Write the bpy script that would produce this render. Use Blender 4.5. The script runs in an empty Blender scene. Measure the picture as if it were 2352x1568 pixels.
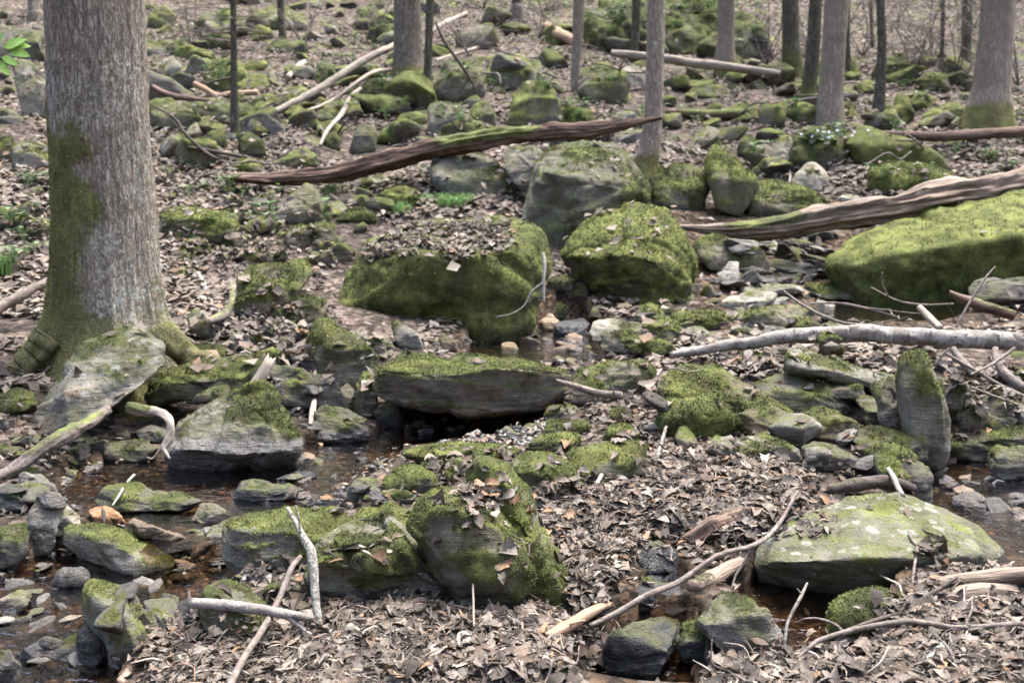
import bpy, bmesh, math, random
import numpy as np
from mathutils import Vector, Matrix
from mathutils.bvhtree import BVHTree

random.seed(7)
rng = np.random.default_rng(7)
scene = bpy.context.scene
COL = scene.collection

# ---------------------------------------------------------------- camera, sky, sun, exposure
CAM_H, PITCH, FPX, PW, PH = 1.7, math.radians(9.0), 2287.0, 2352.0, 1568.0
cam_data = bpy.data.cameras.new('camera')
cam_data.lens = 36.0 * FPX / PW
cam_data.sensor_width = 36.0
cam_data.sensor_fit = 'HORIZONTAL'
cam_data.clip_start, cam_data.clip_end = 0.05, 400.0
cam_data.dof.use_dof = True
cam_data.dof.focus_distance = 4.1
cam_data.dof.aperture_fstop = 3.4
cam = bpy.data.objects.new('camera', cam_data)
cam.location = (0, 0, CAM_H)
cam.rotation_euler = (math.radians(90) - PITCH, 0, 0)
COL.objects.link(cam)
scene.camera = cam

SUN_EL, SUN_AZ = math.radians(70), math.radians(40)     # high, veiled sun ahead and to the right
world = bpy.data.worlds.new('World')
scene.world = world
world.use_nodes = True
wn = world.node_tree.nodes
wl = world.node_tree.links
sky = wn.new('ShaderNodeTexSky')
sky.sky_type = 'NISHITA'
sky.sun_disc = False
sky.sun_elevation = SUN_EL
sky.sun_rotation = SUN_AZ
sky.air_density, sky.dust_density, sky.ozone_density = 1.0, 5.0, 0.4
veil = wn.new('ShaderNodeHueSaturation')                # overcast: the blue is mostly veiled
veil.inputs['Saturation'].default_value = 1.0
wl.new(sky.outputs[0], veil.inputs['Color'])
wl.new(veil.outputs[0], wn['Background'].inputs[0])
wn['Background'].inputs[1].default_value = 0.10
sun_data = bpy.data.lights.new('sun', 'SUN')
sun_data.energy = 1.5
sun_data.angle = math.radians(30)
sun_data.color = (1.0, 0.99, 0.975)
sun = bpy.data.objects.new('sun', sun_data)
sdir = Vector((math.sin(SUN_AZ) * math.cos(SUN_EL), math.cos(SUN_AZ) * math.cos(SUN_EL), math.sin(SUN_EL)))
sun.rotation_euler = (-sdir).to_track_quat('-Z', 'Y').to_euler()
COL.objects.link(sun)
vs = scene.view_settings
vs.view_transform = 'Standard'
vs.look = 'None'
vs.gamma = 1.0
vs.use_curve_mapping = False
vs.exposure = 3.05
scene.render.engine = 'CYCLES'
cy = scene.cycles
cy.use_denoising = True
cy.denoiser = 'OPENIMAGEDENOISE'
cy.denoising_prefilter = 'ACCURATE'
cy.max_bounces = 6
cy.diffuse_bounces = 3
cy.glossy_bounces = 2
cy.transmission_bounces = 4
cy.transparent_max_bounces = 6
cy.caustics_reflective = cy.caustics_refractive = False

# ---------------------------------------------------------------- pixel <-> place
CP, SP = math.cos(PITCH), math.sin(PITCH)
def raydir(px, py):
    a = (np.asarray(px, float) - PW / 2) / FPX
    b = (np.asarray(py, float) - PH / 2) / FPX
    return np.stack([a, CP - b * SP, -SP - b * CP], -1)
def at(px, py, Y):
    d = raydir(px, py)
    t = np.asarray(Y, float) / d[..., 1]
    return d * t[..., None] + np.array([0, 0, CAM_H])
def topix(p):
    p = np.asarray(p, float) - np.array([0, 0, CAM_H])
    dep = p[..., 1] * CP - p[..., 2] * SP
    upc = p[..., 1] * SP + p[..., 2] * CP
    return PW / 2 + FPX * p[..., 0] / dep, PH / 2 - FPX * upc / dep

# ---------------------------------------------------------------- numpy noise
def _hash(ix, iy, iz, s):
    h = (ix.astype(np.int64) * 374761393 + iy.astype(np.int64) * 668265263 + iz.astype(np.int64) * 2147483647 + s * 974711) & 0xffffffff
    h = ((h ^ (h >> 13)) * 1274126177) & 0xffffffff
    h = ((h ^ (h >> 16)) * 2246822519) & 0xffffffff
    return ((h ^ (h >> 15)) & 0xffffff) / float(0xffffff)
def vnoise(p, s=0):
    i = np.floor(p).astype(np.int64)
    f = p - i
    u = f * f * f * (f * (f * 6 - 15) + 10)
    r = 0
    for dx in (0, 1):
        for dy in (0, 1):
            for dz in (0, 1):
                w = (u[:, 0] if dx else 1 - u[:, 0]) * (u[:, 1] if dy else 1 - u[:, 1]) * (u[:, 2] if dz else 1 - u[:, 2])
                r = r + w * _hash(i[:, 0] + dx, i[:, 1] + dy, i[:, 2] + dz, s)
    return r
def fbm(p, s=0, o=4, g=0.5):
    r, a, t = 0, 1.0, 0
    for k in range(o):
        r = r + a * vnoise(p * (2.03 ** k) + 17.3 * k, s + k)
        t += a
        a *= g
    return r / t
def sstep(a, b, x):
    t = np.clip((x - a) / (b - a), 0, 1)
    return t * t * (3 - 2 * t)

# ---------------------------------------------------------------- object helpers
def mesh_np(name, v, f, smooth=True, attrs=None, mats=()):
    """v (n,3) array; f (m,k) array of equal-sized polygons or a list of them"""
    me = bpy.data.meshes.new(name)
    v = np.asarray(v, np.float32)
    if isinstance(f, np.ndarray):
        m, k = f.shape
        me.vertices.add(len(v))
        me.vertices.foreach_set('co', v.ravel())
        me.loops.add(m * k)
        me.loops.foreach_set('vertex_index', f.astype(np.int32).ravel())
        me.polygons.add(m)
        me.polygons.foreach_set('loop_start', np.arange(0, m * k, k, dtype=np.int32))
        me.polygons.foreach_set('loop_total', np.full(m, k, np.int32))
        me.update(calc_edges=True)
    else:
        me.from_pydata(v.tolist(), [], f)
        me.update()
    me.polygons.foreach_set('use_smooth', np.full(len(me.polygons), smooth, bool))
    for an, av in (attrs or {}).items():
        a = me.attributes.new(an, 'FLOAT_COLOR', 'POINT')
        av = np.asarray(av, np.float32)
        if av.shape[1] == 3:
            av = np.hstack([av, np.ones((len(av), 1), np.float32)])
        a.data.foreach_set('color', av.ravel())
    for m_ in mats:
        me.materials.append(m_)
    return me
def add(name, me, parent=None, label=None, cat=None, group=None, kind=None, color=None):
    o = bpy.data.objects.new(name, me)
    COL.objects.link(o)
    if parent is not None:
        o.parent = parent
    if label: o['label'] = label
    if cat: o['category'] = cat
    if group: o['group'] = group
    if kind: o['kind'] = kind
    if color is not None: o.color = color
    return o
def vnormals(v, f):
    n = np.zeros_like(v)
    a, b, c = v[f[:, 0]], v[f[:, 1]], v[f[:, 2]]
    fn = np.cross(b - a, c - a)
    for k in range(3):
        np.add.at(n, f[:, k], fn)
    return n / (np.linalg.norm(n, axis=1, keepdims=True) + 1e-12)

# ---------------------------------------------------------------- materials
def newmat(name):
    m = bpy.data.materials.new(name)
    m.use_nodes = True
    nt = m.node_tree
    return m, nt, nt.nodes, nt.links, nt.nodes['Principled BSDF']
class NB:
    """small node builder"""
    def __init__(s, nt): s.nt, s.n, s.l = nt, nt.nodes, nt.links
    def link(s, a, b): s.l.new(a, b)
    def put(s, sock, v):
        if hasattr(v, 'is_output') or isinstance(v, bpy.types.NodeSocket): s.l.new(v, sock)
        else: sock.default_value = v
    def noise(s, scale, detail=4, rough=0.6, vec=None, dist=0.0):
        n = s.n.new('ShaderNodeTexNoise')
        n.inputs['Scale'].default_value = scale
        n.inputs['Detail'].default_value = detail
        n.inputs['Roughness'].default_value = rough
        n.inputs['Distortion'].default_value = dist
        if vec is not None: s.l.new(vec, n.inputs['Vector'])
        return n.outputs[0]
    def voro(s, scale, feature='F1', vec=None, out='Distance', rand=1.0):
        n = s.n.new('ShaderNodeTexVoronoi')
        n.feature = feature
        n.inputs['Scale'].default_value = scale
        n.inputs['Randomness'].default_value = rand
        if vec is not None: s.l.new(vec, n.inputs['Vector'])
        return n.outputs[out]
    def math(s, op, a, b=0.0, c=0.0, clamp=False):
        n = s.n.new('ShaderNodeMath')
        n.operation = op
        n.use_clamp = clamp
        for k, v in enumerate((a, b, c)): s.put(n.inputs[k], v)
        return n.outputs[0]
    def mrange(s, v, a, b, c=0.0, d=1.0, smooth=True):
        n = s.n.new('ShaderNodeMapRange')
        n.interpolation_type = 'SMOOTHSTEP' if smooth else 'LINEAR'
        for k, x in enumerate((v, a, b, c, d)): s.put(n.inputs[k], x)
        return n.outputs[0]
    def mix(s, f, a, b, bt='MIX'):
        n = s.n.new('ShaderNodeMix')
        n.data_type = 'RGBA'
        n.blend_type = bt
        s.put(n.inputs[0], f)
        s.put(n.inputs[6], a if not isinstance(a, tuple) else (*a, 1)[:4])
        s.put(n.inputs[7], b if not isinstance(b, tuple) else (*b, 1)[:4])
        return n.outputs[2]
    def ramp(s, v, stops):
        n = s.n.new('ShaderNodeValToRGB')
        e = n.color_ramp.elements
        while len(e) < len(stops): e.new(0.5)
        for k, (p, c) in enumerate(stops):
            e[k].position = p
            e[k].color = (*c, 1)
        s.put(n.inputs[0], v)
        return n.outputs[0]
    def obj(s):
        return s.n.new('ShaderNodeTexCoord').outputs['Object']
    def pos(s):
        return s.n.new('ShaderNodeNewGeometry').outputs['Position']
    def mapping(s, vec, scale=(1, 1, 1), loc=(0, 0, 0)):
        n = s.n.new('ShaderNodeMapping')
        n.inputs['Scale'].default_value = scale
        n.inputs['Location'].default_value = loc
        s.l.new(vec, n.inputs['Vector'])
        return n.outputs[0]
    def attr(s, name):
        n = s.n.new('ShaderNodeAttribute')
        n.attribute_name = name
        return n
    def sep(s, c):
        n = s.n.new('ShaderNodeSeparateColor')
        s.l.new(c, n.inputs[0])
        return n.outputs
    def bump(s, h, strength=0.5, dist=0.01, normal=None):
        n = s.n.new('ShaderNodeBump')
        n.inputs['Strength'].default_value = strength
        n.inputs['Distance'].default_value = dist
        s.put(n.inputs['Height'], h)
        if normal is not None: s.l.new(normal, n.inputs['Normal'])
        return n.outputs[0]

def moss_color(b, vec, hue):
    n1 = b.noise(5.0, 3, 0.6, vec)
    n2 = b.noise(60.0, 3, 0.7, vec)
    t = b.math('ADD', b.math('MULTIPLY', n1, 0.85), b.math('MULTIPLY', n2, 0.55))
    t = b.math('ADD', b.math('SUBTRACT', b.math('MULTIPLY', t, 1.9), 0.80), hue, clamp=True)
    brown = b.mrange(b.noise(2.6, 5, 0.7, b.mapping(vec, (1, 1, 1), (9, 4, 1))), 0.52, 0.68, 0.0, 0.5)
    return b.mix(brown, b.ramp(t, [(0.0, (0.022, 0.025, 0.011)), (0.3, (0.050, 0.058, 0.021)), (0.6, (0.104, 0.118, 0.037)), (1.0, (0.212, 0.238, 0.070))]), b.ramp(t, [(0.0, (0.024, 0.020, 0.009)), (0.5, (0.082, 0.072, 0.022)), (1.0, (0.17, 0.155, 0.045))]))

def make_rock_mat():
    m, nt, n, l, p = newmat('mossy_stone')
    b = NB(nt)
    vec = b.pos()
    oi = n.new('ShaderNodeObjectInfo')
    msk = b.sep(b.attr('mask').outputs['Color'])
    big = b.noise(4.0, 5, 0.62, vec)
    mid = b.noise(22.0, 5, 0.65, vec)
    fine = b.noise(140.0, 3, 0.7, vec)
    # rock body: tint, blotches, grain
    tone = b.mrange(b.math('ADD', b.math('MULTIPLY', big, 0.6), b.math('MULTIPLY', mid, 0.4)), 0.32, 0.68, 0.38, 1.6, False)
    grain = b.mrange(fine, 0.3, 0.7, 0.62, 1.38, False)
    tone = b.math('MULTIPLY', tone, grain)
    comb = n.new('ShaderNodeCombineColor')
    for k in range(3): l.new(tone, comb.inputs[k])
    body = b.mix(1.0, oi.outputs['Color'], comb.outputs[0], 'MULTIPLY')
    rust = b.mrange(b.noise(3.0, 4, 0.6, b.mapping(vec, (1, 1, 1), (5, 2, 9))), 0.52, 0.72, 0.0, 0.55)
    body = b.mix(rust, body, b.mix(1.0, body, (1.25, 0.95, 0.68), 'MULTIPLY'))
    # thin algae film everywhere a little mossy
    alg = b.math('MULTIPLY', b.mrange(msk[0], 0.0, 0.4, 0.05, 1.0), b.mrange(b.math('ADD', b.math('MULTIPLY', mid, .5), b.math('MULTIPLY', b.noise(7, 4, .6, vec), .5)), 0.36, 0.6, 0.15, 0.9))
    body = b.mix(alg, body, (0.072, 0.074, 0.036))
    # pale lichen discs
    vo = b.voro(13.0, 'F1', b.mapping(vec, (1, 1, 1), (3, 1, 2)))
    rim = b.math('ADD', vo, b.math('MULTIPLY', b.math('SUBTRACT', fine, 0.5), 0.22))
    rad = b.math('MULTIPLY', b.voro(13.0, 'F1', b.mapping(vec, (1, 1, 1), (3, 1, 2)), 'Color'), 0.62)
    disc = b.math('LESS_THAN', rim, b.math('MULTIPLY', b.math('SUBTRACT', rad, 0.12), b.math('MULTIPLY', msk[2], 1.5)))
    crust = b.mrange(b.math('ADD', b.math('MULTIPLY', msk[2], 0.8), b.math('MULTIPLY', b.math('SUBTRACT', b.noise(11, 6, 0.75, vec), 0.5), 1.4)), 0.85, 0.95)
    lich = b.math('MAXIMUM', b.math('MULTIPLY', disc, 0.5), b.math('MULTIPLY', crust, 0.75))
    body = b.mix(lich, body, b.mix(fine, (0.17, 0.178, 0.16), (0.34, 0.355, 0.32)))
    # wet band
    wet = b.mrange(b.math('ADD', msk[1], b.math('MULTIPLY', b.math('SUBTRACT', mid, 0.5), 0.35)), 0.35, 0.6)
    body = b.mix(wet, body, b.mix(1.0, body, (0.55, 0.54, 0.56), 'MULTIPLY'))
    # moss
    mf = b.math('ADD', msk[0], b.math('MULTIPLY', b.math('SUBTRACT', b.noise(45, 4, 0.75, vec), 0.5), 0.75))
    mf = b.math('ADD', mf, b.math('MULTIPLY', b.math('SUBTRACT', b.noise(8, 4, 0.65, vec), 0.5), 1.35))
    mf = b.math('SUBTRACT', mf, 0.03)
    mf = b.mrange(mf, 0.40, 0.66, 0.0, 0.94)
    mc = moss_color(b, vec, b.math('SUBTRACT', oi.outputs['Alpha'], 0.5))
    colr = b.mix(mf, body, mc)
    l.new(colr, p.inputs['Base Color'])
    rough = b.math('SUBTRACT', b.mrange(mid, 0.2, 0.8, 0.95, 0.7), b.math('MULTIPLY', wet, 0.55))
    rough = b.math('MAXIMUM', rough, mf)
    l.new(rough, p.inputs['Roughness'])
    l.new(b.mrange(wet, 0.0, 1.0, 0.12, 0.55), p.inputs['Specular IOR Level'])
    rot = n.new('ShaderNodeMapping'); rot.inputs['Rotation'].default_value = (.25, .35, .2); rot.inputs['Scale'].default_value = (4, 4, 34)
    l.new(vec, rot.inputs['Vector'])
    bed = b.noise(1.0, 4, 0.6, rot.outputs[0], 0.4)
    hr = b.math('ADD', b.math('ADD', b.math('MULTIPLY', mid, 0.7), b.math('MULTIPLY', fine, 0.35)), b.math('MULTIPLY', bed, 0.75))
    hm = b.math('ADD', b.noise(55, 5, 0.75, vec), b.math('MULTIPLY', b.noise(170, 3, 0.7, vec), 0.7))
    hmix = n.new('ShaderNodeMix')
    l.new(mf, hmix.inputs[0]); l.new(hr, hmix.inputs[2]); l.new(hm, hmix.inputs[3])
    l.new(b.bump(hmix.outputs[0], 1.0, 0.034), p.inputs['Normal'])
    return m
MAT_ROCK = make_rock_mat()

def make_moss_mat():
    m, nt, n, l, p = newmat('moss_tufts')
    b = NB(nt)
    oi = n.new('ShaderNodeObjectInfo')
    c = moss_color(b, b.pos(), b.math('SUBTRACT', oi.outputs['Alpha'], 0.44))
    l.new(c, p.inputs['Base Color'])
    p.inputs['Roughness'].default_value = 0.9
    p.inputs['Specular IOR Level'].default_value = 0.15
    return m
MAT_MOSS = make_moss_mat()

def make_ground_mat():
    m, nt, n, l, p = newmat('forest_floor')
    b = NB(nt)
    vec = b.pos()
    msk = b.sep(b.attr('mask').outputs['Color'])          # R creek bed, G moss film
    wv = n.new('ShaderNodeVectorMath'); wv.operation = 'ADD'
    nz = n.new('ShaderNodeTexNoise'); nz.inputs['Scale'].default_value = 14
    l.new(vec, nz.inputs['Vector'])
    sc = n.new('ShaderNodeVectorMath'); sc.operation = 'SCALE'; sc.inputs['Scale'].default_value = 0.07
    l.new(nz.outputs['Color'], sc.inputs[0])
    l.new(vec, wv.inputs[0]); l.new(sc.outputs[0], wv.inputs[1])
    cell = b.voro(17.0, 'F1', wv.outputs[0], 'Color')
    cs = b.sep(cell)
    lit = b.ramp(cs[0], [(0.0, (0.016, 0.013, 0.011)), (0.35, (0.045, 0.035, 0.029)), (0.6, (0.085, 0.066, 0.055)), (0.85, (0.14, 0.11, 0.092)), (1.0, (0.21, 0.17, 0.145))])
    lit = b.mix(b.mrange(b.noise(1.3, 4, 0.6, vec), 0.4, 0.65, 0.0, 0.6), lit, (0.03, 0.025, 0.02))
    green = b.mrange(b.math('ADD', b.math('MULTIPLY', msk[1], 0.7), b.math('MULTIPLY', b.noise(2.2, 5, 0.65, vec), 0.75)), 0.60, 0.74, 0.0, 0.85)
    lit = b.mix(green, lit, moss_color(b, vec, 0.0))
    # creek bed: orange-brown silt and pebbles
    pc = b.sep(b.voro(26.0, 'F1', vec, 'Color'))
    bed = b.ramp(pc[0], [(0.0, (0.018, 0.015, 0.012)), (0.35, (0.045, 0.033, 0.024)), (0.65, (0.085, 0.058, 0.038)), (0.9, (0.13, 0.085, 0.052)), (1.0, (0.10, 0.095, 0.09))])
    bed = b.mix(b.mrange(b.noise(3.0, 4, 0.6, vec), 0.42, 0.6), bed, b.mix(1.0, bed, (0.38, 0.38, 0.40), 'MULTIPLY'))
    c = b.mix(b.mrange(msk[0], 0.3, 0.7), lit, bed)
    l.new(c, p.inputs['Base Color'])
    p.inputs['Roughness'].default_value = 0.9
    p.inputs['Specular IOR Level'].default_value = 0.1
    h = b.math('ADD', b.math('MULTIPLY', b.voro(17.0, 'F1', wv.outputs[0]), 1.2), b.noise(60, 4, 0.7, vec))
    l.new(b.bump(h, 0.9, 0.03), p.inputs['Normal'])
    return m
MAT_GROUND = make_ground_mat()

def make_bark_mat(name, c0, c1, c2, ridge=1.0, lichen=0.0, mosshue=0.35, sc=1.0):
    m, nt, n, l, p = newmat(name)
    b = NB(nt)
    vec = b.obj()
    msk = b.sep(b.attr('mask').outputs['Color'])          # R moss, G lichen, B cut end
    sv = b.mapping(vec, (26 * sc, 26 * sc, 5.5 * sc))
    fine = b.noise(1.0, 5, 0.65, sv, 0.6)
    wob = n.new('ShaderNodeVectorMath'); wob.operation = 'MULTIPLY_ADD'
    nzz = n.new('ShaderNodeTexNoise'); nzz.inputs['Scale'].default_value = 9 * sc; nzz.inputs['Detail'].default_value = 4
    l.new(vec, nzz.inputs['Vector']); l.new(nzz.outputs['Color'], wob.inputs[0])
    wob.inputs[1].default_value = (.09 / sc, .09 / sc, .35 / sc); l.new(vec, wob.inputs[2])
    crack = b.voro(1.0, 'DISTANCE_TO_EDGE', b.mapping(wob.outputs[0], (20 * sc, 20 * sc, 4.5 * sc)))
    big = b.noise(2.5 * sc, 4, 0.6, vec)
    plate = b.mrange(b.math('ADD', b.math('MULTIPLY', crack, 0.75), b.math('ADD', b.math('MULTIPLY', fine, 0.8), b.math('MULTIPLY', b.noise(55 * sc, 3, 0.7, b.mapping(vec, (1, 1, .5))), 0.5))), 0.5, 1.1)
    c = b.mix(plate, (*c0,), (*c1,))
    c = b.mix(b.mrange(big, 0.4, 0.65), c, b.mix(plate, c0, c2))
    li = b.mrange(b.math('ADD', b.math('MULTIPLY', b.noise(13 * sc, 6, 0.8, vec), 1.0), b.math('MULTIPLY', b.math('ADD', msk[1], lichen), 0.16)), 0.64, 0.70, 0.0, 0.75)
    c = b.mix(li, c, (0.34, 0.36, 0.315))
    mf = b.math('ADD', msk[0], b.math('MULTIPLY', b.math('SUBTRACT', b.noise(30, 5, 0.75, vec), 0.5), 0.9))
    mf = b.mrange(mf, 0.38, 0.78)
    c = b.mix(b.math('MULTIPLY', mf, 0.9), c, b.mix(0.4, moss_color(b, vec, mosshue - 0.4), (0.085, 0.068, 0.026)))
    c = b.mix(msk[2], c, b.mix(b.noise(40, 3, 0.6, vec), (0.10, 0.07, 0.045), (0.30, 0.23, 0.16)))
    l.new(c, p.inputs['Base Color'])
    p.inputs['Roughness'].default_value = 0.92
    p.inputs['Specular IOR Level'].default_value = 0.1
    h = b.math('ADD', plate, b.math('MULTIPLY', fine, 0.4))
    h = b.math('ADD', h, b.math('MULTIPLY', b.math('MULTIPLY', mf, b.noise(70, 4, 0.7, vec)), 1.2))
    l.new(b.bump(h, 0.9 * ridge, 0.018 / sc), p.inputs['Normal'])
    return m
BARK_BIG = make_bark_mat('grey_furrowed_bark', (0.085, 0.071, 0.057), (0.315, 0.268, 0.218), (0.33, 0.295, 0.25), 1.0, 0.05, 0.34, 1.9)
BARK_PALE = make_bark_mat('pale_bark', (0.13, 0.105, 0.085), (0.27, 0.225, 0.185), (0.20, 0.17, 0.13), 0.6, 0.0, 0.36)
BARK_DARK = make_bark_mat('dark_bark', (0.038, 0.034, 0.027), (0.125, 0.11, 0.088), (0.10, 0.096, 0.062), 0.7, 0.0, 0.30)
BARK_RED = make_bark_mat('brown_bark', (0.068, 0.056, 0.046), (0.21, 0.172, 0.145), (0.175, 0.15, 0.11), 0.7, 0.0, 0.35)

def make_wood_mat(name, c0, c1, c2, axis_scale=(60, 60, 4), bump=0.8, spots=None, mosshue=0.4):
    """wood or bark of fallen pieces; mesh attribute 'uvw' holds (around, across, along) so grain follows the piece"""
    m, nt, n, l, p = newmat(name)
    b = NB(nt)
    uv = b.attr('uvw').outputs['Vector']
    msk = b.sep(b.attr('mask').outputs['Color'])
    g = b.noise(1.0, 5, 0.65, b.mapping(uv, axis_scale), 0.5)
    big = b.noise(1.0, 4, 0.6, b.mapping(uv, tuple(x * 0.25 for x in axis_scale)))
    c = b.mix(b.mrange(g, 0.35, 0.65), c0, c1)
    c = b.mix(b.mrange(big, 0.42, 0.62), c, b.mix(g, c0, c2))
    if spots:
        s = b.mrange(b.noise(1.0, 4, 0.7, b.mapping(uv, spots)), 0.55, 0.63)
        c = b.mix(s, c, (0.06, 0.052, 0.045))
    vec = b.pos()
    mf = b.mrange(b.math('ADD', msk[0], b.math('MULTIPLY', b.math('SUBTRACT', b.noise(35, 5, 0.75, vec), 0.5), 0.9)), 0.42, 0.62)
    c = b.mix(mf, c, moss_color(b, vec, mosshue - 0.5))
    li = b.mrange(b.math('ADD', b.noise(60, 5, 0.8, vec), b.math('MULTIPLY', msk[1], 0.5)), 0.78, 0.84)
    c = b.mix(li, c, (0.27, 0.305, 0.275))
    c = b.mix(msk[2], c, b.mix(b.noise(90, 3, 0.6, vec), (0.12, 0.08, 0.05), (0.36, 0.28, 0.20)))
    l.new(c, p.inputs['Base Color'])
    p.inputs['Roughness'].default_value = 0.85
    p.inputs['Specular IOR Level'].default_value = 0.25
    h = b.math('ADD', g, b.math('MULTIPLY', b.math('MULTIPLY', mf, b.noise(90, 3, 0.7, vec)), 1.0))
    l.new(b.bump(h, bump, 0.02), p.inputs['Normal'])
    return m
WOOD = {
    'rot': make_wood_mat('rotten_red_brown_wood', (0.030, 0.019, 0.014), (0.125, 0.075, 0.052), (0.19, 0.13, 0.10), (26, 26, 3.0), 1.0, None, 0.55),
    'grey': make_wood_mat('weathered_split_wood', (0.052, 0.038, 0.028), (0.20, 0.145, 0.108), (0.27, 0.215, 0.17), (34, 34, 2.4), 1.0, None, 0.45),
    'birch': make_wood_mat('white_birch_bark', (0.135, 0.122, 0.108), (0.27, 0.253, 0.23), (0.09, 0.078, 0.067), (18, 18, 30), 0.7, (16, 16, 20)),
    'pale': make_wood_mat('bare_pale_wood', (0.15, 0.125, 0.10), (0.32, 0.275, 0.23), (0.22, 0.185, 0.15), (26, 26, 4), 0.7),
    'orange': make_wood_mat('fresh_orange_wood', (0.17, 0.105, 0.065), (0.34, 0.235, 0.16), (0.26, 0.18, 0.125), (22, 22, 3), 0.6),
    'twig': make_wood_mat('grey_brown_twig_bark', (0.065, 0.052, 0.044), (0.19, 0.16, 0.14), (0.125, 0.10, 0.085), (30, 30, 25), 0.5),
    'dark': make_wood_mat('dark_twig_bark', (0.025, 0.02, 0.017), (0.085, 0.065, 0.055), (0.06, 0.045, 0.04), (30, 30, 25), 0.5),
    'lich': make_wood_mat('lichened_stick_bark', (0.06, 0.05, 0.042), (0.20, 0.18, 0.155), (0.30, 0.30, 0.27), (30, 30, 30), 0.8, (40, 40, 30)),
}

def make_leaf_mat(name, src):
    m, nt, n, l, p = newmat(name)
    b = NB(nt)
    if src == 'attr':
        base = b.attr('lcol').outputs['Color']
    else:
        base = n.new('ShaderNodeObjectInfo').outputs['Color']
    v = b.noise(70, 4, 0.65, b.pos())
    c = b.mix(b.mrange(v, 0.35, 0.7, 0.0, 0.75), base, b.mix(1.0, base, (0.55, 0.5, 0.47), 'MULTIPLY'))
    l.new(c, p.inputs['Base Color'])
    p.inputs['Roughness'].default_value = 0.8
    p.inputs['Specular IOR Level'].default_value = 0.12
    tr = n.new('ShaderNodeBsdfTranslucent')
    l.new(c, tr.inputs[0])
    mx = n.new('ShaderNodeMixShader')
    mx.inputs[0].default_value = 0.08
    l.new(p.outputs[0], mx.inputs[1]); l.new(tr.outputs[0], mx.inputs[2])
    l.new(mx.outputs[0], n['Material Output'].inputs[0])
    return m
MAT_LEAF = make_leaf_mat('dry_leaf_litter', 'attr')
MAT_LEAF1 = make_leaf_mat('dry_leaf', 'obj')

def make_water_mat():
    m, nt, n, l, p = newmat('creek_water')
    b = NB(nt)
    vec = b.pos()
    h = b.math('ADD', b.noise(7, 3, 0.5, b.mapping(vec, (1, 1.7, 1))), b.math('MULTIPLY', b.noise(28, 2, 0.5, vec), 0.3))
    nor = b.bump(h, 0.38, 0.035)
    gl = n.new('ShaderNodeBsdfGlossy'); gl.inputs['Roughness'].default_value = 0.04
    gl.inputs['Color'].default_value = (0.9, 0.92, 1, 1)
    l.new(nor, gl.inputs['Normal'])
    tr = n.new('ShaderNodeBsdfTransparent'); tr.inputs['Color'].default_value = (0.60, 0.49, 0.37, 1)
    fr = n.new('ShaderNodeFresnel'); fr.inputs['IOR'].default_value = 1.33
    l.new(nor, fr.inputs['Normal'])
    mx = n.new('ShaderNodeMixShader')
    l.new(b.math('MULTIPLY', fr.outputs[0], 2.2, clamp=True), mx.inputs[0])
    l.new(tr.outputs[0], mx.inputs[1]); l.new(gl.outputs[0], mx.inputs[2])
    l.new(mx.outputs[0], n['Material Output'].inputs[0])
    return m
MAT_WATER = make_water_mat()

def make_green_mat(name, c0, c1):
    m, nt, n, l, p = newmat(name)
    b = NB(nt)
    c = b.mix(b.noise(20, 2, 0.5, b.pos()), c0, c1)
    l.new(c, p.inputs['Base Color'])
    p.inputs['Roughness'].default_value = 0.6
    tr = n.new('ShaderNodeBsdfTranslucent')
    l.new(c, tr.inputs[0])
    mx = n.new('ShaderNodeMixShader'); mx.inputs[0].default_value = 0.3
    l.new(p.outputs[0], mx.inputs[1]); l.new(tr.outputs[0], mx.inputs[2])
    l.new(mx.outputs[0], n['Material Output'].inputs[0])
    return m
MAT_GREEN = make_green_mat('green_leaves', (0.045, 0.085, 0.03), (0.10, 0.17, 0.055))
MAT_LIME = make_green_mat('young_lime_leaves', (0.13, 0.25, 0.04), (0.22, 0.38, 0.07))
MAT_GRASS = make_green_mat('grass_blades', (0.06, 0.14, 0.03), (0.14, 0.26, 0.07))
MAT_BLUSH = make_green_mat('pale_violet_petals', (0.45, 0.42, 0.62), (0.6, 0.56, 0.72))

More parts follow.
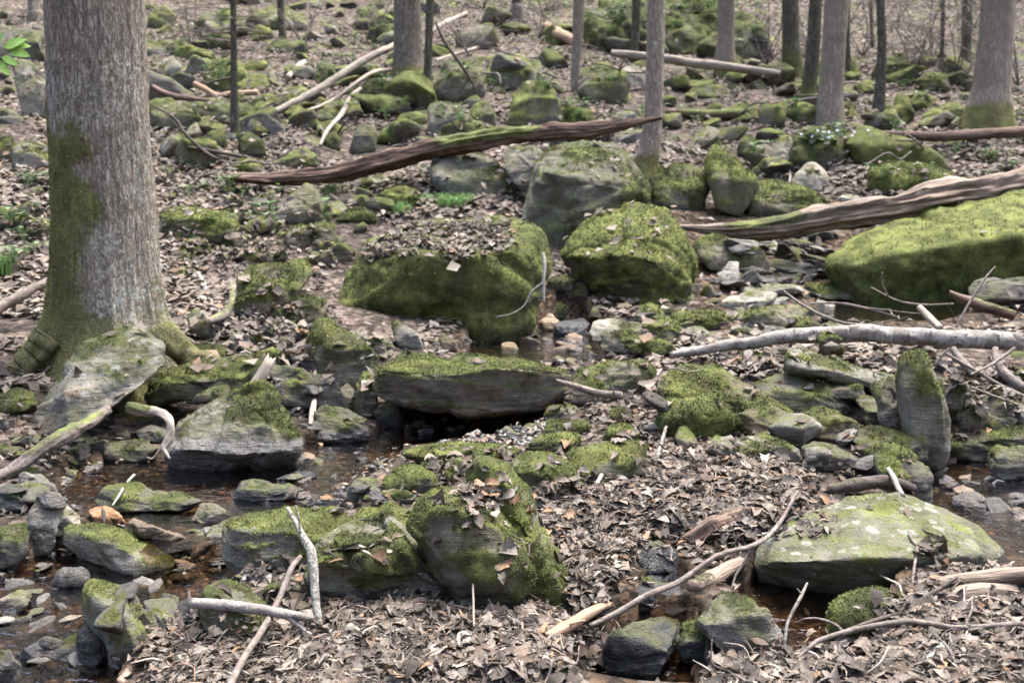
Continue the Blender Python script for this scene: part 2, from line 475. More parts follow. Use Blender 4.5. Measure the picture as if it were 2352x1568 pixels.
# ---------------------------------------------------------------- terrain
def ctl(px, py, Y=None, z=None):
    if Y is None:
        d = raydir(px, py)
        Y = (z - CAM_H) / d[2] * d[1]
    return at(px, py, Y)
_ROWS = [(1568, 3.2), (1400, 3.75), (1200, 4.6), (1000, 5.9), (800, 7.9), (700, 9.4), (600, 11.0), (500, 12.5), (400, 14.0), (300, 16.0), (200, 19.0), (100, 23.0), (0, 29.0)]
_C = []
for r_, y_ in _ROWS:
    for px_ in (-1500, 3800):
        _C.append(ctl(px_, r_, y_))
for r_, y_ in _ROWS[9:]:
    for px_ in (0, 600, 1176, 1760, 2352):
        _C.append(ctl(px_, r_, y_ + (0.8 if px_ > 1500 else -0.6 if px_ < 500 else 0)))
for a in [(0, 400, 12.2), (0, 500, 10.4), (0, 600, 9.2), (0, 700, 8.2), (60, 800, 7.3), (250, 880, 6.9), (0, 950, 6.3), (0, 1080, 5.5),
          (400, 400, 13.4), (450, 500, 12.0), (450, 620, 10.0), (560, 690, 9.0), (500, 800, 7.6), (650, 800, 7.6), (800, 800, 7.9), (420, 720, 8.4),
          (700, 520, 11.8), (760, 640, 10.2), (850, 400, 13.6), (1000, 470, 12.2), (1176, 460, 12.4), (1350, 560, 11.4), (1300, 640, 10.4), (1176, 400, 13.4),
          (1350, 720, 9.3), (1500, 500, 12.0), (1700, 500, 12.6), (1900, 480, 12.8), (1500, 400, 13.8), (1900, 380, 14.2), (2200, 420, 13.4), (2352, 380, 14.0),
          (2250, 560, 11.6), (2352, 480, 12.4), (300, 965, 6.6), (450, 935, 6.9), (560, 905, 7.1)]:
    _C.append(ctl(*a))
for px_, r_, z_ in [(1600, 690, .52), (1750, 690, .52), (1750, 640, .68), (1800, 600, .82), (1800, 560, .98), (2000, 700, .48), (2352, 700, .55), (2352, 760, .50),
                    (1500, 760, .40), (1650, 760, .46), (1750, 760, .46), (1600, 840, .42), (2000, 820, .42), (1800, 900, .36), (1450, 860, .34), (1400, 940, .22),
                    (1700, 1000, .28), (1560, 1080, .22), (1700, 1100, .20), (2000, 1000, .22), (2352, 1000, .18), (2352, 860, .40), (2200, 900, .34),
                    (1000, 1060, .12), (1250, 1090, .17), (1400, 1180, .16), (1200, 1260, .10), (1350, 1300, .04), (1250, 1420, .0), (1000, 1480, .08), (700, 1480, .04), (1200, 1500, .06), (500, 1530, .0), (1176, 1600, .05),
                    (850, 1260, .08), (750, 1180, .04), (100, 1160, .04), (30, 1230, .0), (600, 1240, -.03), (300, 1240, -.03), (1650, 1280, .06), (1560, 1200, .12), (1850, 1150, .14),
                    (2352, 1400, .07), (2200, 1480, .06), (2000, 1530, .04), (1800, 1560, .02), (2352, 1600, .08), (2050, 1480, .04), (1600, 1540, -.10), (1480, 1400, -.26), (1480, 1480, -.3), (1560, 1440, -.24), (1420, 1360, -.14), (1500, 1330, -.10), (1440, 1440, -.24),
                    (200, 1040, .06), (500, 960, .1), (900, 960, .02), (1150, 900, .12), (1150, 840, .26)]:
    _C.append(ctl(px_, r_, z=z_))
_C += [np.array(p) for p in [(-6, 1.5, .1), (0, 1.5, 0), (6, 1.5, .1), (-8, -4, .2), (0, -4, .1), (8, -4, .2),
                             (-45, 60, 32), (0, 60, 30), (45, 60, 32), (-45, 95, 78), (0, 95, 76), (45, 95, 78), (-30, -14, 7), (0, -14, 5), (30, -14, 7), (-40, -45, 30), (0, -45, 28), (40, -45, 30), (-45, 30, 9), (45, 30, 9), (-30, 8, 2), (30, 8, 2)]]  # unseen steep far hill and rear slope, added to block low sky light
_C = np.array(_C)
_XY, _Z = _C[:, :2], _C[:, 2]
def _phi(a, b):
    return np.sqrt(((a[:, None, :] - b[None, :, :]) ** 2).sum(-1) + 0.16)
_N = len(_C)
_A = np.zeros((_N + 3, _N + 3))
_A[:_N, :_N] = _phi(_XY, _XY) - 0.06 * np.eye(_N)
_A[:_N, _N:] = np.hstack([np.ones((_N, 1)), _XY])
_A[_N:, :_N] = _A[:_N, _N:].T
_W = np.linalg.solve(_A, np.concatenate([_Z, np.zeros(3)]))

POOLS = [
    ('creek_water', .0, [(130, 1150), (150, 1075), (250, 1055), (400, 1050), (690, 1030), (705, 1000), (860, 990), (930, 965), (1250, 950), (1280, 985), (1200, 1020), (930, 1035), (885, 1090), (800, 1100), (800, 1150), (690, 1180), (560, 1215), (400, 1250), (250, 1200)]),
    ('creek_water', -.09, [(-260, 1700), (-260, 1300), (0, 1290), (150, 1265), (420, 1275), (560, 1285), (700, 1290), (700, 1345), (490, 1365), (450, 1440), (300, 1500), (240, 1700)]),
    ('creek_water', .30, [(1060, 805), (1095, 772), (1230, 750), (1330, 745), (1400, 765), (1430, 800), (1380, 836), (1200, 836), (1080, 826)]),
    ('creek_water', .46, [(1850, 722), (1890, 685), (1980, 676), (2200, 676), (2240, 715), (2150, 745), (1950, 748)]),
    ('creek_water', .05, [(2120, 1090), (2180, 1050), (2280, 1045), (2480, 1062), (2900, 1090), (3050, 1250), (2850, 1380), (2500, 1345), (2340, 1330), (2200, 1310), (2100, 1180)]),
    ('creek_water', -.05, [(1655, 1370), (1730, 1325), (1900, 1340), (2090, 1330), (2020, 1440), (1940, 1470), (2060, 1500), (1960, 1530), (1830, 1510), (1790, 1490), (1715, 1400)]),
    ('creek_water', -.13, [(1270, 1620), (1330, 1535), (1480, 1470), (1570, 1480), (1620, 1620)]),
    ('creek_water', .02, [(1465, 1345), (1500, 1295), (1570, 1300), (1600, 1350), (1540, 1375)]),
]
POOLW = []
for nm_, z_, poly in POOLS:
    POOLW.append((z_, np.array([ctl(x, y, z=z_)[:2] for x, y in poly])))
def poly_sd(x, y, P):
    """signed distance to polygon, negative inside"""
    d = np.full(x.shape, 1e9)
    ins = np.zeros(x.shape, bool)
    n = len(P)
    for i in range(n):
        a, b = P[i], P[(i + 1) % n]
        e = b - a
        t = np.clip(((x - a[0]) * e[0] + (y - a[1]) * e[1]) / (e @ e + 1e-12), 0, 1)
        d = np.minimum(d, np.hypot(x - a[0] - t * e[0], y - a[1] - t * e[1]))
        c = ((a[1] > y) != (b[1] > y))
        with np.errstate(divide='ignore', invalid='ignore'):
            ins ^= c & (x < (b[0] - a[0]) * (y - a[1]) / (b[1] - a[1] + 1e-15) + a[0])
    return np.where(ins, -d, d)
def height(x, y, masks=False):
    x, y = np.asarray(x, float).ravel(), np.asarray(y, float).ravel()
    out = np.empty(len(x)); bed = np.zeros(len(x))
    for s in range(0, len(x), 40000):
        q = np.stack([x[s:s + 40000], y[s:s + 40000]], 1)
        out[s:s + 40000] = _phi(q, _XY) @ _W[:_N] + _W[_N] + q @ _W[_N + 1:]
    p3 = np.stack([x, y, np.zeros(len(x))], 1)
    amp = np.clip((y - 6) * 0.05, 0.0, 0.35)
    out = out + amp * (fbm(p3 * 0.9, 3, 3) - 0.5) + 0.05 * (fbm(p3 * 3.1, 5, 4) - 0.5)
    near = y < 16
    SDS = [poly_sd(x[near], y[near], P) for z_, P in POOLW]
    for ip, (z_, P) in enumerate(POOLW):
        sd = SDS[ip]
        h = out[near]
        bb = bed[near]
        dep = 0.02 + 0.055 * sstep(0, 0.35, -sd) + 0.04 * (fbm(p3[near] * 5, 9, 3) - 0.5)
        inside = sd < 0
        h = np.where(inside, np.minimum(h, z_ - dep), h)
        oth = np.zeros(len(h), bool)
        for i2 in range(len(POOLW)):
            if i2 != ip:
                oth |= SDS[i2] < 0.05
        band = (~inside) & (sd < 0.35) & ~oth
        h = np.where(band, np.maximum(h, z_ + 0.02 + 0.12 * np.clip(sd, 0, .2) - 0.35 * np.clip(sd - .2, 0, 1)), h)
        out[near] = h
        bed[near] = np.maximum(bb, 1 - sstep(0.0, 0.18, sd))
    if masks:
        ch = poly_sd(x, y, np.array([ctl(a_, b_, z=-.1)[:2] for a_, b_ in [(1400, 1345), (1470, 1290), (1580, 1285), (1640, 1340), (1700, 1385), (1610, 1400), (1590, 1470), (1640, 1540), (1640, 1640), (1260, 1640), (1340, 1540), (1400, 1480), (1390, 1420)]]))
        bed = np.maximum(bed, 1 - sstep(-.02, .08, ch))  # channel marked as wet bed; the hollow's darkness is put into colour
        g = ((y > 8.5) & (y < 13) & (x > 1.8) & (x < 4.4)) * 0.9
        return out, np.maximum(bed, g)
    return out

# sheet: fine near the camera, coarser up the hill
ys = np.concatenate([np.linspace(-45, 1.6, 30), np.geomspace(2.0, 95, 420)])
us = np.concatenate([np.linspace(-2.6, -0.72, 50, endpoint=False), np.linspace(-0.72, 0.72, 330), np.linspace(0.72, 2.6, 51)[1:]])
YY, UU = np.meshgrid(ys, us, indexing='ij')
XX = UU * np.where(YY > 2.5, YY, 2.5 + (2.5 - YY) * .5)
hz, bedm = height(XX, YY, True)
tv = np.stack([XX.ravel(), YY.ravel(), hz], 1)
ny, nx = XX.shape
ii = np.arange((ny - 1) * nx).reshape(ny - 1, nx)[:, :-1].ravel()
tf = np.stack([ii, ii + 1, ii + nx + 1, ii + nx], 1)
gm = np.zeros((len(tv), 3))
gm[:, 0] = bedm
gm[:, 1] = sstep(8, 16, tv[:, 1]) * 0.32
ground_obj = add('forest_ground', mesh_np('forest_ground', tv, tf, True, {'mask': gm}, [MAT_GROUND]), kind='structure')

_GX, _GY = np.linspace(-16, 16, 401), np.linspace(1.8, 45, 541)
_mx, _my = np.meshgrid(_GX, _GY, indexing='ij')
_GZ = height(_mx, _my).reshape(_mx.shape)
def hlook(x, y, G=None):
    G = _GZ if G is None else G
    fx = np.clip((np.asarray(x) + 16) / 0.08, 0, 399.999); fy = np.clip((np.asarray(y) - 1.8) / 0.08, 0, 539.999)
    i, j = fx.astype(int), fy.astype(int)
    u, v = fx - i, fy - j
    return (G[i, j] * (1 - u) + G[i + 1, j] * u) * (1 - v) + (G[i, j + 1] * (1 - u) + G[i + 1, j + 1] * u) * v
_GW = _GZ.copy().ravel()                               # ground or water surface, whichever is higher
for z_, P in POOLW:
    ins_ = poly_sd(_mx.ravel(), _my.ravel(), P) < 0
    _GW[ins_] = np.maximum(_GW[ins_], z_ - .015)
_GW = _GW.reshape(_GZ.shape)
_TT = np.concatenate([np.linspace(2.0, 14, 600), np.linspace(14.04, 44, 500)])
def ground_at(px, py):
    """where the sight line through a picture point meets the bare ground"""
    d = raydir(px, py)
    p = d[None, :] * (_TT / d[1])[:, None] + np.array([0, 0, CAM_H])
    below = p[:, 2] < hlook(p[:, 0], p[:, 1], _GW)
    k = int(np.argmax(below)) if below.any() else len(_TT) - 1
    return p[k]

for z_, P in POOLW:
    c = P.mean(0)
    Q = c + (P - c) * (1 + 0.16 / np.maximum(np.linalg.norm(P - c, axis=1), .2))[:, None]
    bm = bmesh.new()
    bmesh.ops.contextual_create(bm, geom=[bm.verts.new((x, y, z_)) for x, y in Q])
    bmesh.ops.triangulate(bm, faces=bm.faces)
    me = bpy.data.meshes.new('creek_water')
    bm.normal_update()
    for fc in bm.faces:
        if fc.normal.z < 0: fc.normal_flip()
    bm.to_mesh(me); bm.free()
    me.materials.append(MAT_WATER)
    add('creek_water', me, kind='structure')

# ---------------------------------------------------------------- rocks
def _ico(level):
    bm = bmesh.new()
    bmesh.ops.create_icosphere(bm, subdivisions=level + 1, radius=1.0)
    v = np.array([x.co[:] for x in bm.verts]); f = np.array([[q.index for q in p.verts] for p in bm.faces])
    bm.free()
    v /= np.linalg.norm(v, axis=1, keepdims=True)
    return v, f
ICO = {k: _ico(k) for k in (2, 3, 4, 5)}
def hull_planes(pts):
    bm = bmesh.new()
    for q in pts: bm.verts.new(q)
    r = bmesh.ops.convex_hull(bm, input=bm.verts)
    bmesh.ops.delete(bm, geom=list({g for g in r['geom_interior'] + r['geom_unused'] if isinstance(g, bmesh.types.BMVert)}), context='VERTS')
    bm.normal_update()
    out = [(f.normal[:], f.verts[0].co[:]) for f in bm.faces if f.calc_area() > 1e-7]
    bm.free()
    return np.array([o[0] for o in out]), np.array([o[1] for o in out])
SEED = [0]
def rock_shape(pts, level, sharp, rough, moss, wet, lich, mosstop=0.6, strata=0.0, thick=1.0, mv=1.5):
    SEED[0] += 1
    sd = SEED[0]
    pts = np.asarray(pts, float)
    lo, hi = pts.min(0), pts.max(0)
    c, half = (lo + hi) / 2, np.maximum((hi - lo) / 2, 1e-3)
    q = (pts - c) / half
    nrm, pt = hull_planes(q.tolist())
    h = np.maximum((nrm * pt).sum(1), 0.05)
    rc = np.random.default_rng(1000 + sd)              # chipped corners: a few planes that shave the hull
    cn = rc.normal(size=(9, 3)); cn /= np.linalg.norm(cn, axis=1, keepdims=True)
    ch = (q @ cn.T).max(0) * rc.uniform(.86, .98, 9)
    nrm, h = np.vstack([nrm, cn]), np.concatenate([h, np.maximum(ch, .2)])
    d, f = ICO[level]
    sharp = sharp * 2.6 if sharp > 10 else sharp
    k = np.clip(d @ nrm.T / h[None, :], 1e-4, None)
    r = ((k ** sharp).sum(1)) ** (-1.0 / sharp)
    v = c + d * r[:, None] * half
    va, vb = v.min(0), v.max(0)                       # rounding shrinks the hull: bring it back to full size
    v = lo + (v - va) / (vb - va) * (hi - lo)
    n = vnormals(v, f)
    size = float(np.prod(half) ** (1 / 3))
    off = np.array([sd * 3.7, sd * 1.3, sd * 7.1])
    b1 = fbm(v / size * 1.1 + off, sd, 3) - 0.5
    b2 = 1 - np.abs(2 * fbm(v / size * 2.7 + off, sd + 9, 4) - 1)
    b3 = fbm(v / size * 9.0 + off, sd + 5, 4) - 0.5
    v = v + n * (size * rough * (0.20 * b1 + 0.07 * (b2 - 0.75) + 0.05 * b3))[:, None]
    if strata > 0:                                      # ledges: partial steps along three joint directions
        fr, _r = np.linalg.qr(rc.normal(size=(3, 3)) * .35 + np.diag([1, 1, 1.3]))
        wv_ = b2 - .75
        for i in range(13):
            ax = fr[:, (2, 2, 0, 2, 1)[i % 5]] + rc.normal(size=3) * .12
            ax /= np.linalg.norm(ax)
            s = (v - c) @ ax / size + .10 * (wv_ if i % 2 else b1)
            o = rc.uniform(-.75, .75)
            w3 = rc.normal(size=3) * 2.2; w4 = rc.normal(size=3) * 4.0
            on = sstep(-.1, .25, np.sin((v - c) @ w3 / size + rc.uniform(0, 6)) + .5 * np.sin((v - c) @ w4 / size + rc.uniform(0, 6)) + .6 * b3)
            stp = np.clip((s - o) / .05, 0, 1) - np.clip((s - o - .05) / .55, 0, 1)
            v = v - n * (size * strata * rc.uniform(.03, .13) * stp * on)[:, None]
    n = vnormals(v, f)
    zr = (v[:, 2] - v[:, 2].min()) / (np.ptp(v[:, 2]) + 1e-9)
    mn = fbm(v * (2.2 / max(size, .12)) * .5 + off, sd + 3, 4) - 0.5
    mk = moss * 1.05 + mosstop * (n[:, 2] - 0.32) * 0.65 + mv * mn - 0.08 + 0.25 * (zr - 0.5)
    if moss <= 0: mk = np.zeros(len(v))
    mk = np.clip(mk, 0, 1) if moss < 1.2 else np.ones(len(v))
    wt = 1 - sstep(wet - 0.1, wet + 0.05, zr + 0.10 * (fbm(v / size * 2 + off, sd + 6, 3) - 0.5)) if wet > 0 else np.zeros(len(v))
    mk = mk * (1 - wt)
    cush = sstep(0.40, 0.75, mk) * (0.006 + 0.012 * fbm(v * 22, sd, 4)) * thick
    v = v + n * cush[:, None]
    msk = np.stack([mk, wt, np.full(len(v), lich) * (0.3 + 0.7 * sstep(-.2, .5, n[:, 2]))], 1)
    return v, f, msk

ROCKS = []       # (object, vertices, faces, mask, label noun)
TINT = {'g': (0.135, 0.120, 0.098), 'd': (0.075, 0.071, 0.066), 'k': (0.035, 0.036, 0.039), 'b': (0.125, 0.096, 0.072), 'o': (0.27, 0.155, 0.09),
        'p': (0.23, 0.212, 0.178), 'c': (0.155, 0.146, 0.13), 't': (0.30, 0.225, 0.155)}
def parse(s):
    return [tuple(float(x) for x in w.split(',')) for w in s.split()]
def rock(label, s, m=0.4, w=0.0, l=0.0, col='g', Y=None, T=None, sharp=14, rough=0.8, ex='', mh=0.42, nb=False, lev=None, name=None, cat=None, group=None, top=0.6, st=0.6, thick=1.0, lean=1.0, base=None, mv=1.5):
    pts = parse(s)
    xs = np.array([p[0] for p in pts]); ysx = np.array([p[1] for p in pts])
    x0, x1, y0, y1 = xs.min(), xs.max(), ysx.min(), ysx.max()
    if Y is None:
        bx, by = base if base else (xs[ysx > y1 - 0.35 * (y1 - y0)].mean(), y1)
        Y = ground_at(bx, by)[1]
    sc = Y / FPX
    wm, hm = (x1 - x0) * sc, (y1 - y0) * sc
    if T is None: T = min(0.95 * wm, max(1.5 * hm, 0.45 * wm))
    Yc = Y + 0.30 * T
    P = []
    cx, cyy = xs.mean(), ysx.mean()
    for p in pts:
        t = (p[1] - y0) / (y1 - y0)
        dy = p[2] if len(p) > 2 else T * lean * (0.35 - 0.6 * t)
        P.append(at(p[0], p[1], Yc + dy))
        P.append(at(cx + (p[0] - cx) * .74, cyy + (p[1] - cyy) * .74 + 0.04 * (y1 - y0), Yc + T * 0.55))
        if not nb and t > 0.6:
            P.append(at(cx + (p[0] - cx) * .92, p[1] + 0.16 * (y1 - y0), Yc + dy + 0.05))
    if not ex:                                          # one crease between a tilted top and a steep front
        tilt = random.uniform(-.16, .16)
        for u in (-.36, random.uniform(-.1, .1), .36):
            yy = y0 + (y1 - y0) * (random.uniform(.34, .5) + tilt * u / .36 + .5 * abs(u) * .4)
            P.append(at((x0 + x1) / 2 + u * (x1 - x0), yy, Yc - T * random.uniform(.16, .30)))
        for u in (-.28, .25):
            P.append(at((x0 + x1) / 2 + u * (x1 - x0), y0 + (y1 - y0) * random.uniform(.82, .95), Yc - T * random.uniform(.28, .38)))
    for e in parse(ex):
        P.append(at(e[0], e[1], Yc + e[2]))
    big = max(x1 - x0, y1 - y0)
    if lev is None: lev = 5 if big > 290 else 4 if big > 90 else 3
    v, f, msk = rock_shape(P, lev, sharp, rough, m, w, max(l, .12), top, st, thick, mv)
    org = np.array([v[:, 0].mean(), v[:, 1].mean(), v[:, 2].min()])
    nm = name or ('boulder' if big > 150 else 'stone')
    cc = TINT[col]
    j = 0.88 + 0.24 * random.random()
    o = add(nm, mesh_np(nm, v - org, f, True, {'mask': msk}, [MAT_ROCK]), None, label, cat or nm, group, None, (cc[0] * j, cc[1] * j, cc[2] * j, mh + random.uniform(-.05, .05)))
    o.location = org
    ROCKS.append((o, v, f, msk))
    return o

G_HILL = 'mossy rocks on the hillside'
G_CREEK = 'stones in and along the creek'
G_PILE = 'stones piled beside the white log'
G_FORE = 'mossy rocks in the foreground'
# --- far hillside, left
rock('dark shadowed boulder on the upper slope behind the big trunk, at the left edge', '-40,90 0,68 40,62 98,70 104,150 60,146 0,125', .35, col='d', group=G_HILL, mh=.3)
rock('tilted pale slab with a dark hollow under it, left of the big trunk', '28,135 70,138 112,200 116,275 90,262 60,225 30,180', .42, col='p', group=G_HILL, nb=True)
rock('rounded mossy stone at the left edge below the tilted slab', '-30,330 0,312 30,318 42,350 36,372 -20,372', .8, group=G_HILL, mh=.5)
rock('pale topped mossy stone touching the left side of the big trunk', '20,345 45,328 108,325 125,385 60,392 25,378', .45, col='p', group=G_HILL)
rock('green mossy hump on the slope under the fallen pole, left of the thin sapling', '466,178 490,142 520,130 560,150 577,208 490,212', .75, group=G_HILL, mh=.45)
rock('pale topped stone with a dark cavity, left of the mossy hump', '358,168 375,136 400,130 422,150 418,168 385,188', .3, col='p', group=G_HILL)
rock('low mossy slab just right of the big trunk at mid height', '335,232 390,228 425,255 468,288 440,298 345,280', .62, group=G_HILL, mh=.4)
rock('wide dark green boulder behind the foot of the thin sapling', '415,240 470,225 530,228 585,250 592,276 540,292 480,288 440,258', .6, col='d', group=G_HILL, mh=.32)
rock('small dark mossy stone at the left foot of the thin sapling', '465,322 490,300 515,298 524,335 475,340', .85, col='d', group=G_HILL, mh=.4)
rock('dark mossy block at the right foot of the thin sapling', '543,310 570,302 605,320 611,355 560,362', .75, col='d', group=G_HILL, mh=.32)
rock('low mossy dome above the left end of the red-brown log', '630,377 660,350 700,342 740,370 735,384 650,388', .75, group=G_HILL, mh=.42)
rock('bright mossy cushion stone above the left tip of the red-brown log', '528,387 550,367 575,362 600,380 602,398 540,398', 1.0, group=G_HILL, mh=.62)
rock('small bright moss lump under the left tip of the red-brown log', '502,438 508,418 525,414 540,424 540,442', 1.0, group=G_HILL, mh=.6)
rock('pointed grey rock standing below the red-brown log', '626,492 650,455 698,418 715,420 750,460 757,512 690,520 640,512', .42, group=G_HILL, sharp=24, mh=.4)
rock('flat mossy boulder scattered with leaves right of the big trunk', '364,497 400,480 450,472 500,480 545,490 554,525 520,555 450,562 385,557 366,520', .78, group=G_HILL, mh=.55)
rock('curved moss covered hump below the flat leafy boulder', '408,587 430,555 455,545 478,560 482,578 420,592', .95, group=G_HILL, mh=.45)
rock('small upright pale stone above the leaf slope left of the big leafy boulder', '653,547 665,520 690,515 716,525 713,562 670,568', .4, col='p', group=G_HILL)
rock('mossy hump at the top edge right of the big trunk', '338,60 345,25 380,12 405,40 400,66', .9, group=G_HILL, mh=.5)
rock('low mossy stone high on the slope right of the big trunk', '378,122 390,98 415,92 432,112 428,128', .6, group=G_HILL)
rock('dark blocky stone beside the fallen pole', '712,188 725,150 750,138 768,150 772,182 740,197', .5, col='d', group=G_HILL, mh=.3)
rock('dark round stone between the fallen pole and the curved pale branch', '716,287 735,250 755,255 770,280 740,297', .5, col='d', group=G_HILL, mh=.3)
rock('pale mossy flat stone beneath the fallen pole', '645,230 660,205 690,198 715,215 712,234', .6, col='p', group=G_HILL, mh=.55)
rock('dark mossy stone left of the curved pale branch', '738,338 750,308 770,302 784,322 780,344', .7, col='d', group=G_HILL, mh=.3)
# --- far hillside, centre
rock('large flat-faced dull green boulder behind the slim trunk', '983,217 1000,160 1030,135 1080,140 1112,165 1117,212 1070,236 1000,236', .55, group=G_HILL, sharp=20, mh=.32)
rock('broad pale mossy boulder up the slope in the centre', '1116,184 1135,140 1180,128 1240,140 1252,168 1160,204', .6, col='p', group=G_HILL, mh=.45)
rock('low dark mossy ledge stone left of the slim trunk', '813,217 830,185 880,182 917,195 902,222 830,230', .55, col='d', group=G_HILL, mh=.35)
rock('ridged grey boulder with a bright moss crest above the red-brown log', '1163,288 1175,220 1205,190 1240,182 1270,200 1292,240 1300,288 1230,296 1185,294', .55, col='c', group=G_HILL, sharp=22, mh=.6, top=1.2)
rock('dark moss covered hump just above the red-brown log', '1256,287 1275,240 1310,250 1362,255 1362,287 1320,293', .95, col='d', group=G_HILL, mh=.42)
rock('green faced blocky boulder beside the slim forked trunk', '1323,207 1345,150 1380,143 1430,160 1452,190 1442,227 1380,238 1345,228', .55, group=G_HILL, sharp=22, mh=.38)
rock('pale bare slab leaning behind the green blocky boulder', '1426,162 1455,148 1478,165 1484,202 1450,208', .05, l=.4, col='p', group=G_HILL)
rock('grey lichened boulder above the middle of the red-brown log', '980,284 985,240 1030,235 1070,260 1097,308 1030,322 990,312', .38, l=.4, col='c', group=G_HILL, sharp=20)
rock('leaning wedge of stone right of the grey lichened boulder', '1078,257 1095,235 1120,232 1140,265 1138,297 1110,301', .5, col='g', group=G_HILL, sharp=22)
rock('low mossy lump left of the grey lichened boulder', '903,288 920,262 960,258 987,270 987,292', .9, group=G_HILL, mh=.5)
rock('dark steep stone above the red-brown log near its left half', '803,348 815,300 840,285 867,295 864,348 830,355', .45, col='d', group=G_HILL, mh=.3)
rock('yellow-green mossy stone beside the dark steep stone', '864,333 872,302 900,290 928,304 932,334', .85, group=G_HILL, mh=.5)
rock('smooth pale grey boulder with a mossy left shoulder under the log', '980,422 985,370 1010,348 1060,345 1110,355 1160,395 1202,430 1212,455 1180,472 1100,458 1030,443', .36, col='c', Y=12.3, group=G_HILL, sharp=10, mh=.42)
rock('wedge shaped grey boulder squeezed beneath the red-brown log', '1153,362 1175,338 1230,335 1260,360 1252,400 1232,432 1195,424 1170,398', .3, l=.3, col='c', Y=12.1, group=G_HILL, sharp=18)
rock('large steep grey-green boulder in the centre behind the bright mossy one', '1203,500 1213,440 1230,380 1265,345 1330,328 1400,325 1430,345 1470,420 1494,460 1484,480 1400,520 1330,560 1260,575 1228,562 1206,530', .66, l=.35, col='c', Y=11.3, T=1.5, group=G_HILL, sharp=22, mh=.38, ex='1240,400,-.35 1320,420,-.6 1300,520,-.6 1450,450,-.2 1230,520,-.3', top=.35)
rock('flat pale stone half buried below the red-brown log', '793,442 830,415 880,400 925,405 928,422 860,438', .35, col='p', group=G_HILL)
rock('yellow-green mossy mound below the red-brown log', '856,467 890,435 930,428 964,440 958,462 900,478', .9, group=G_HILL, mh=.48)
rock('dark mossy lump right of the pointed grey rock', '772,508 790,482 830,474 860,490 862,512', .95, col='d', group=G_HILL, mh=.25)
rock('mossy stone left of the grassy tufts', '700,560 705,522 740,508 772,520 770,560', .6, group=G_HILL, mh=.4)
# --- far hillside, right
rock('round mossy boulder right of the leaning tree foot', '1483,442 1495,400 1530,380 1585,375 1620,395 1634,440 1622,477 1570,486 1510,479', .62, col='d', group=G_HILL, sharp=8, mh=.40)
rock('sloping mossy slab with a dark hollow below, right of the round boulder', '1618,382 1640,335 1680,360 1735,410 1742,442 1700,500 1650,474 1630,432', .7, group=G_HILL, mh=.52, nb=True)
rock('blunt mossy boulder above the left end of the split log', '1703,442 1715,420 1780,415 1850,430 1917,462 1880,484 1780,501 1720,499', .60, col='g', group=G_HILL, mh=.48)
rock('rounded bare grey stone standing behind the blunt mossy boulder', '1813,432 1835,395 1860,372 1885,378 1907,420 1897,443 1850,448', .15, l=.45, col='p', group=G_HILL, sharp=9)
rock('dark mossy overhanging boulder with pale flowers on it', '1808,372 1820,310 1850,285 1930,290 1977,310 1972,345 1942,384 1850,388', .72, col='d', group=G_HILL, mh=.36)
rock('leaning stone with a bare pale cheek left of the overhanging boulder', '1763,382 1775,340 1800,310 1827,325 1827,372 1795,388', .45, col='p', group=G_HILL)
rock('long bright moss covered boulder running down right from the pale trunk', '1930,322 1970,293 2040,308 2110,333 2160,358 2180,384 2080,390 1980,376', 1.05, group=G_HILL, mh=.58, sharp=9)
rock('bright mossy boulder with a dark cleft above the split log', '1993,422 2010,380 2060,368 2120,375 2182,385 2190,412 2150,434 2060,446 2005,443', .95, group=G_HILL, mh=.56, sharp=9)
rock('small dark mossy stone left of the leaning pale-cheeked stone', '1693,352 1710,310 1730,315 1747,345 1720,361', .75, col='d', group=G_HILL, mh=.35)
rock('mossy stone beside the end of the short mossy log', '1763,268 1775,240 1810,232 1818,268', .8, group=G_HILL, mh=.5)
rock('bright mossy stone at the left foot of the pale trunk', '1813,272 1825,235 1850,230 1887,260 1897,287 1840,286', .9, group=G_HILL, mh=.58)
rock('grey stone with a mossy top at the foot of the thin dark trunk', '1983,292 2010,245 2045,240 2078,287 2062,303 2000,303', .35, col='c', group=G_HILL)
rock('mossy ridge stone behind the grey stone at the thin dark trunk', '2038,262 2060,215 2085,225 2098,265 2084,288', .9, group=G_HILL, mh=.52)
rock('large dim mossy rock in the right background between the trunks', '2003,178 2030,135 2070,120 2098,155 2084,180', .75, group=G_HILL, mh=.38)
rock('small mossy wedge right of the pale trunk', '1958,218 1975,190 2000,184 2012,215', .75, group=G_HILL, mh=.45)
rock('small flat whitish stone lying behind the split log', '1925,456 1945,446 1972,450 1975,462 1935,466', .02, col='p', group=G_HILL)
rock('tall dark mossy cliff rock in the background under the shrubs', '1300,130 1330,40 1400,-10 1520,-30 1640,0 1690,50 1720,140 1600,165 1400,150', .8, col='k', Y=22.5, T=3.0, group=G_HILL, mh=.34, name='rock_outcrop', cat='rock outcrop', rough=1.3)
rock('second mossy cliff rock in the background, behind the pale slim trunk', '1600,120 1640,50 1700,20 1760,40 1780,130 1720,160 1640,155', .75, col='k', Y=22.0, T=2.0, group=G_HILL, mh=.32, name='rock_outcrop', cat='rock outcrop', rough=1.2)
rock('large dim boulder at the top edge left of the centre', '440,75 460,30 520,15 560,40 570,72 500,86', .55, col='d', group=G_HILL, mh=.38)
rock('pale mossy boulder at the top edge, right of the thin sapling', '560,55 590,20 640,12 700,30 705,62 620,70', .6, col='p', group=G_HILL, mh=.5)
rock('mossy block high on the slope above the fallen pole', '610,110 640,85 670,90 690,112 650,125', .6, group=G_HILL)
rock('mossy boulder in the far right background beyond the wide trunk', '2100,190 2130,165 2170,170 2185,205 2120,212', .7, group=G_HILL, mh=.5)
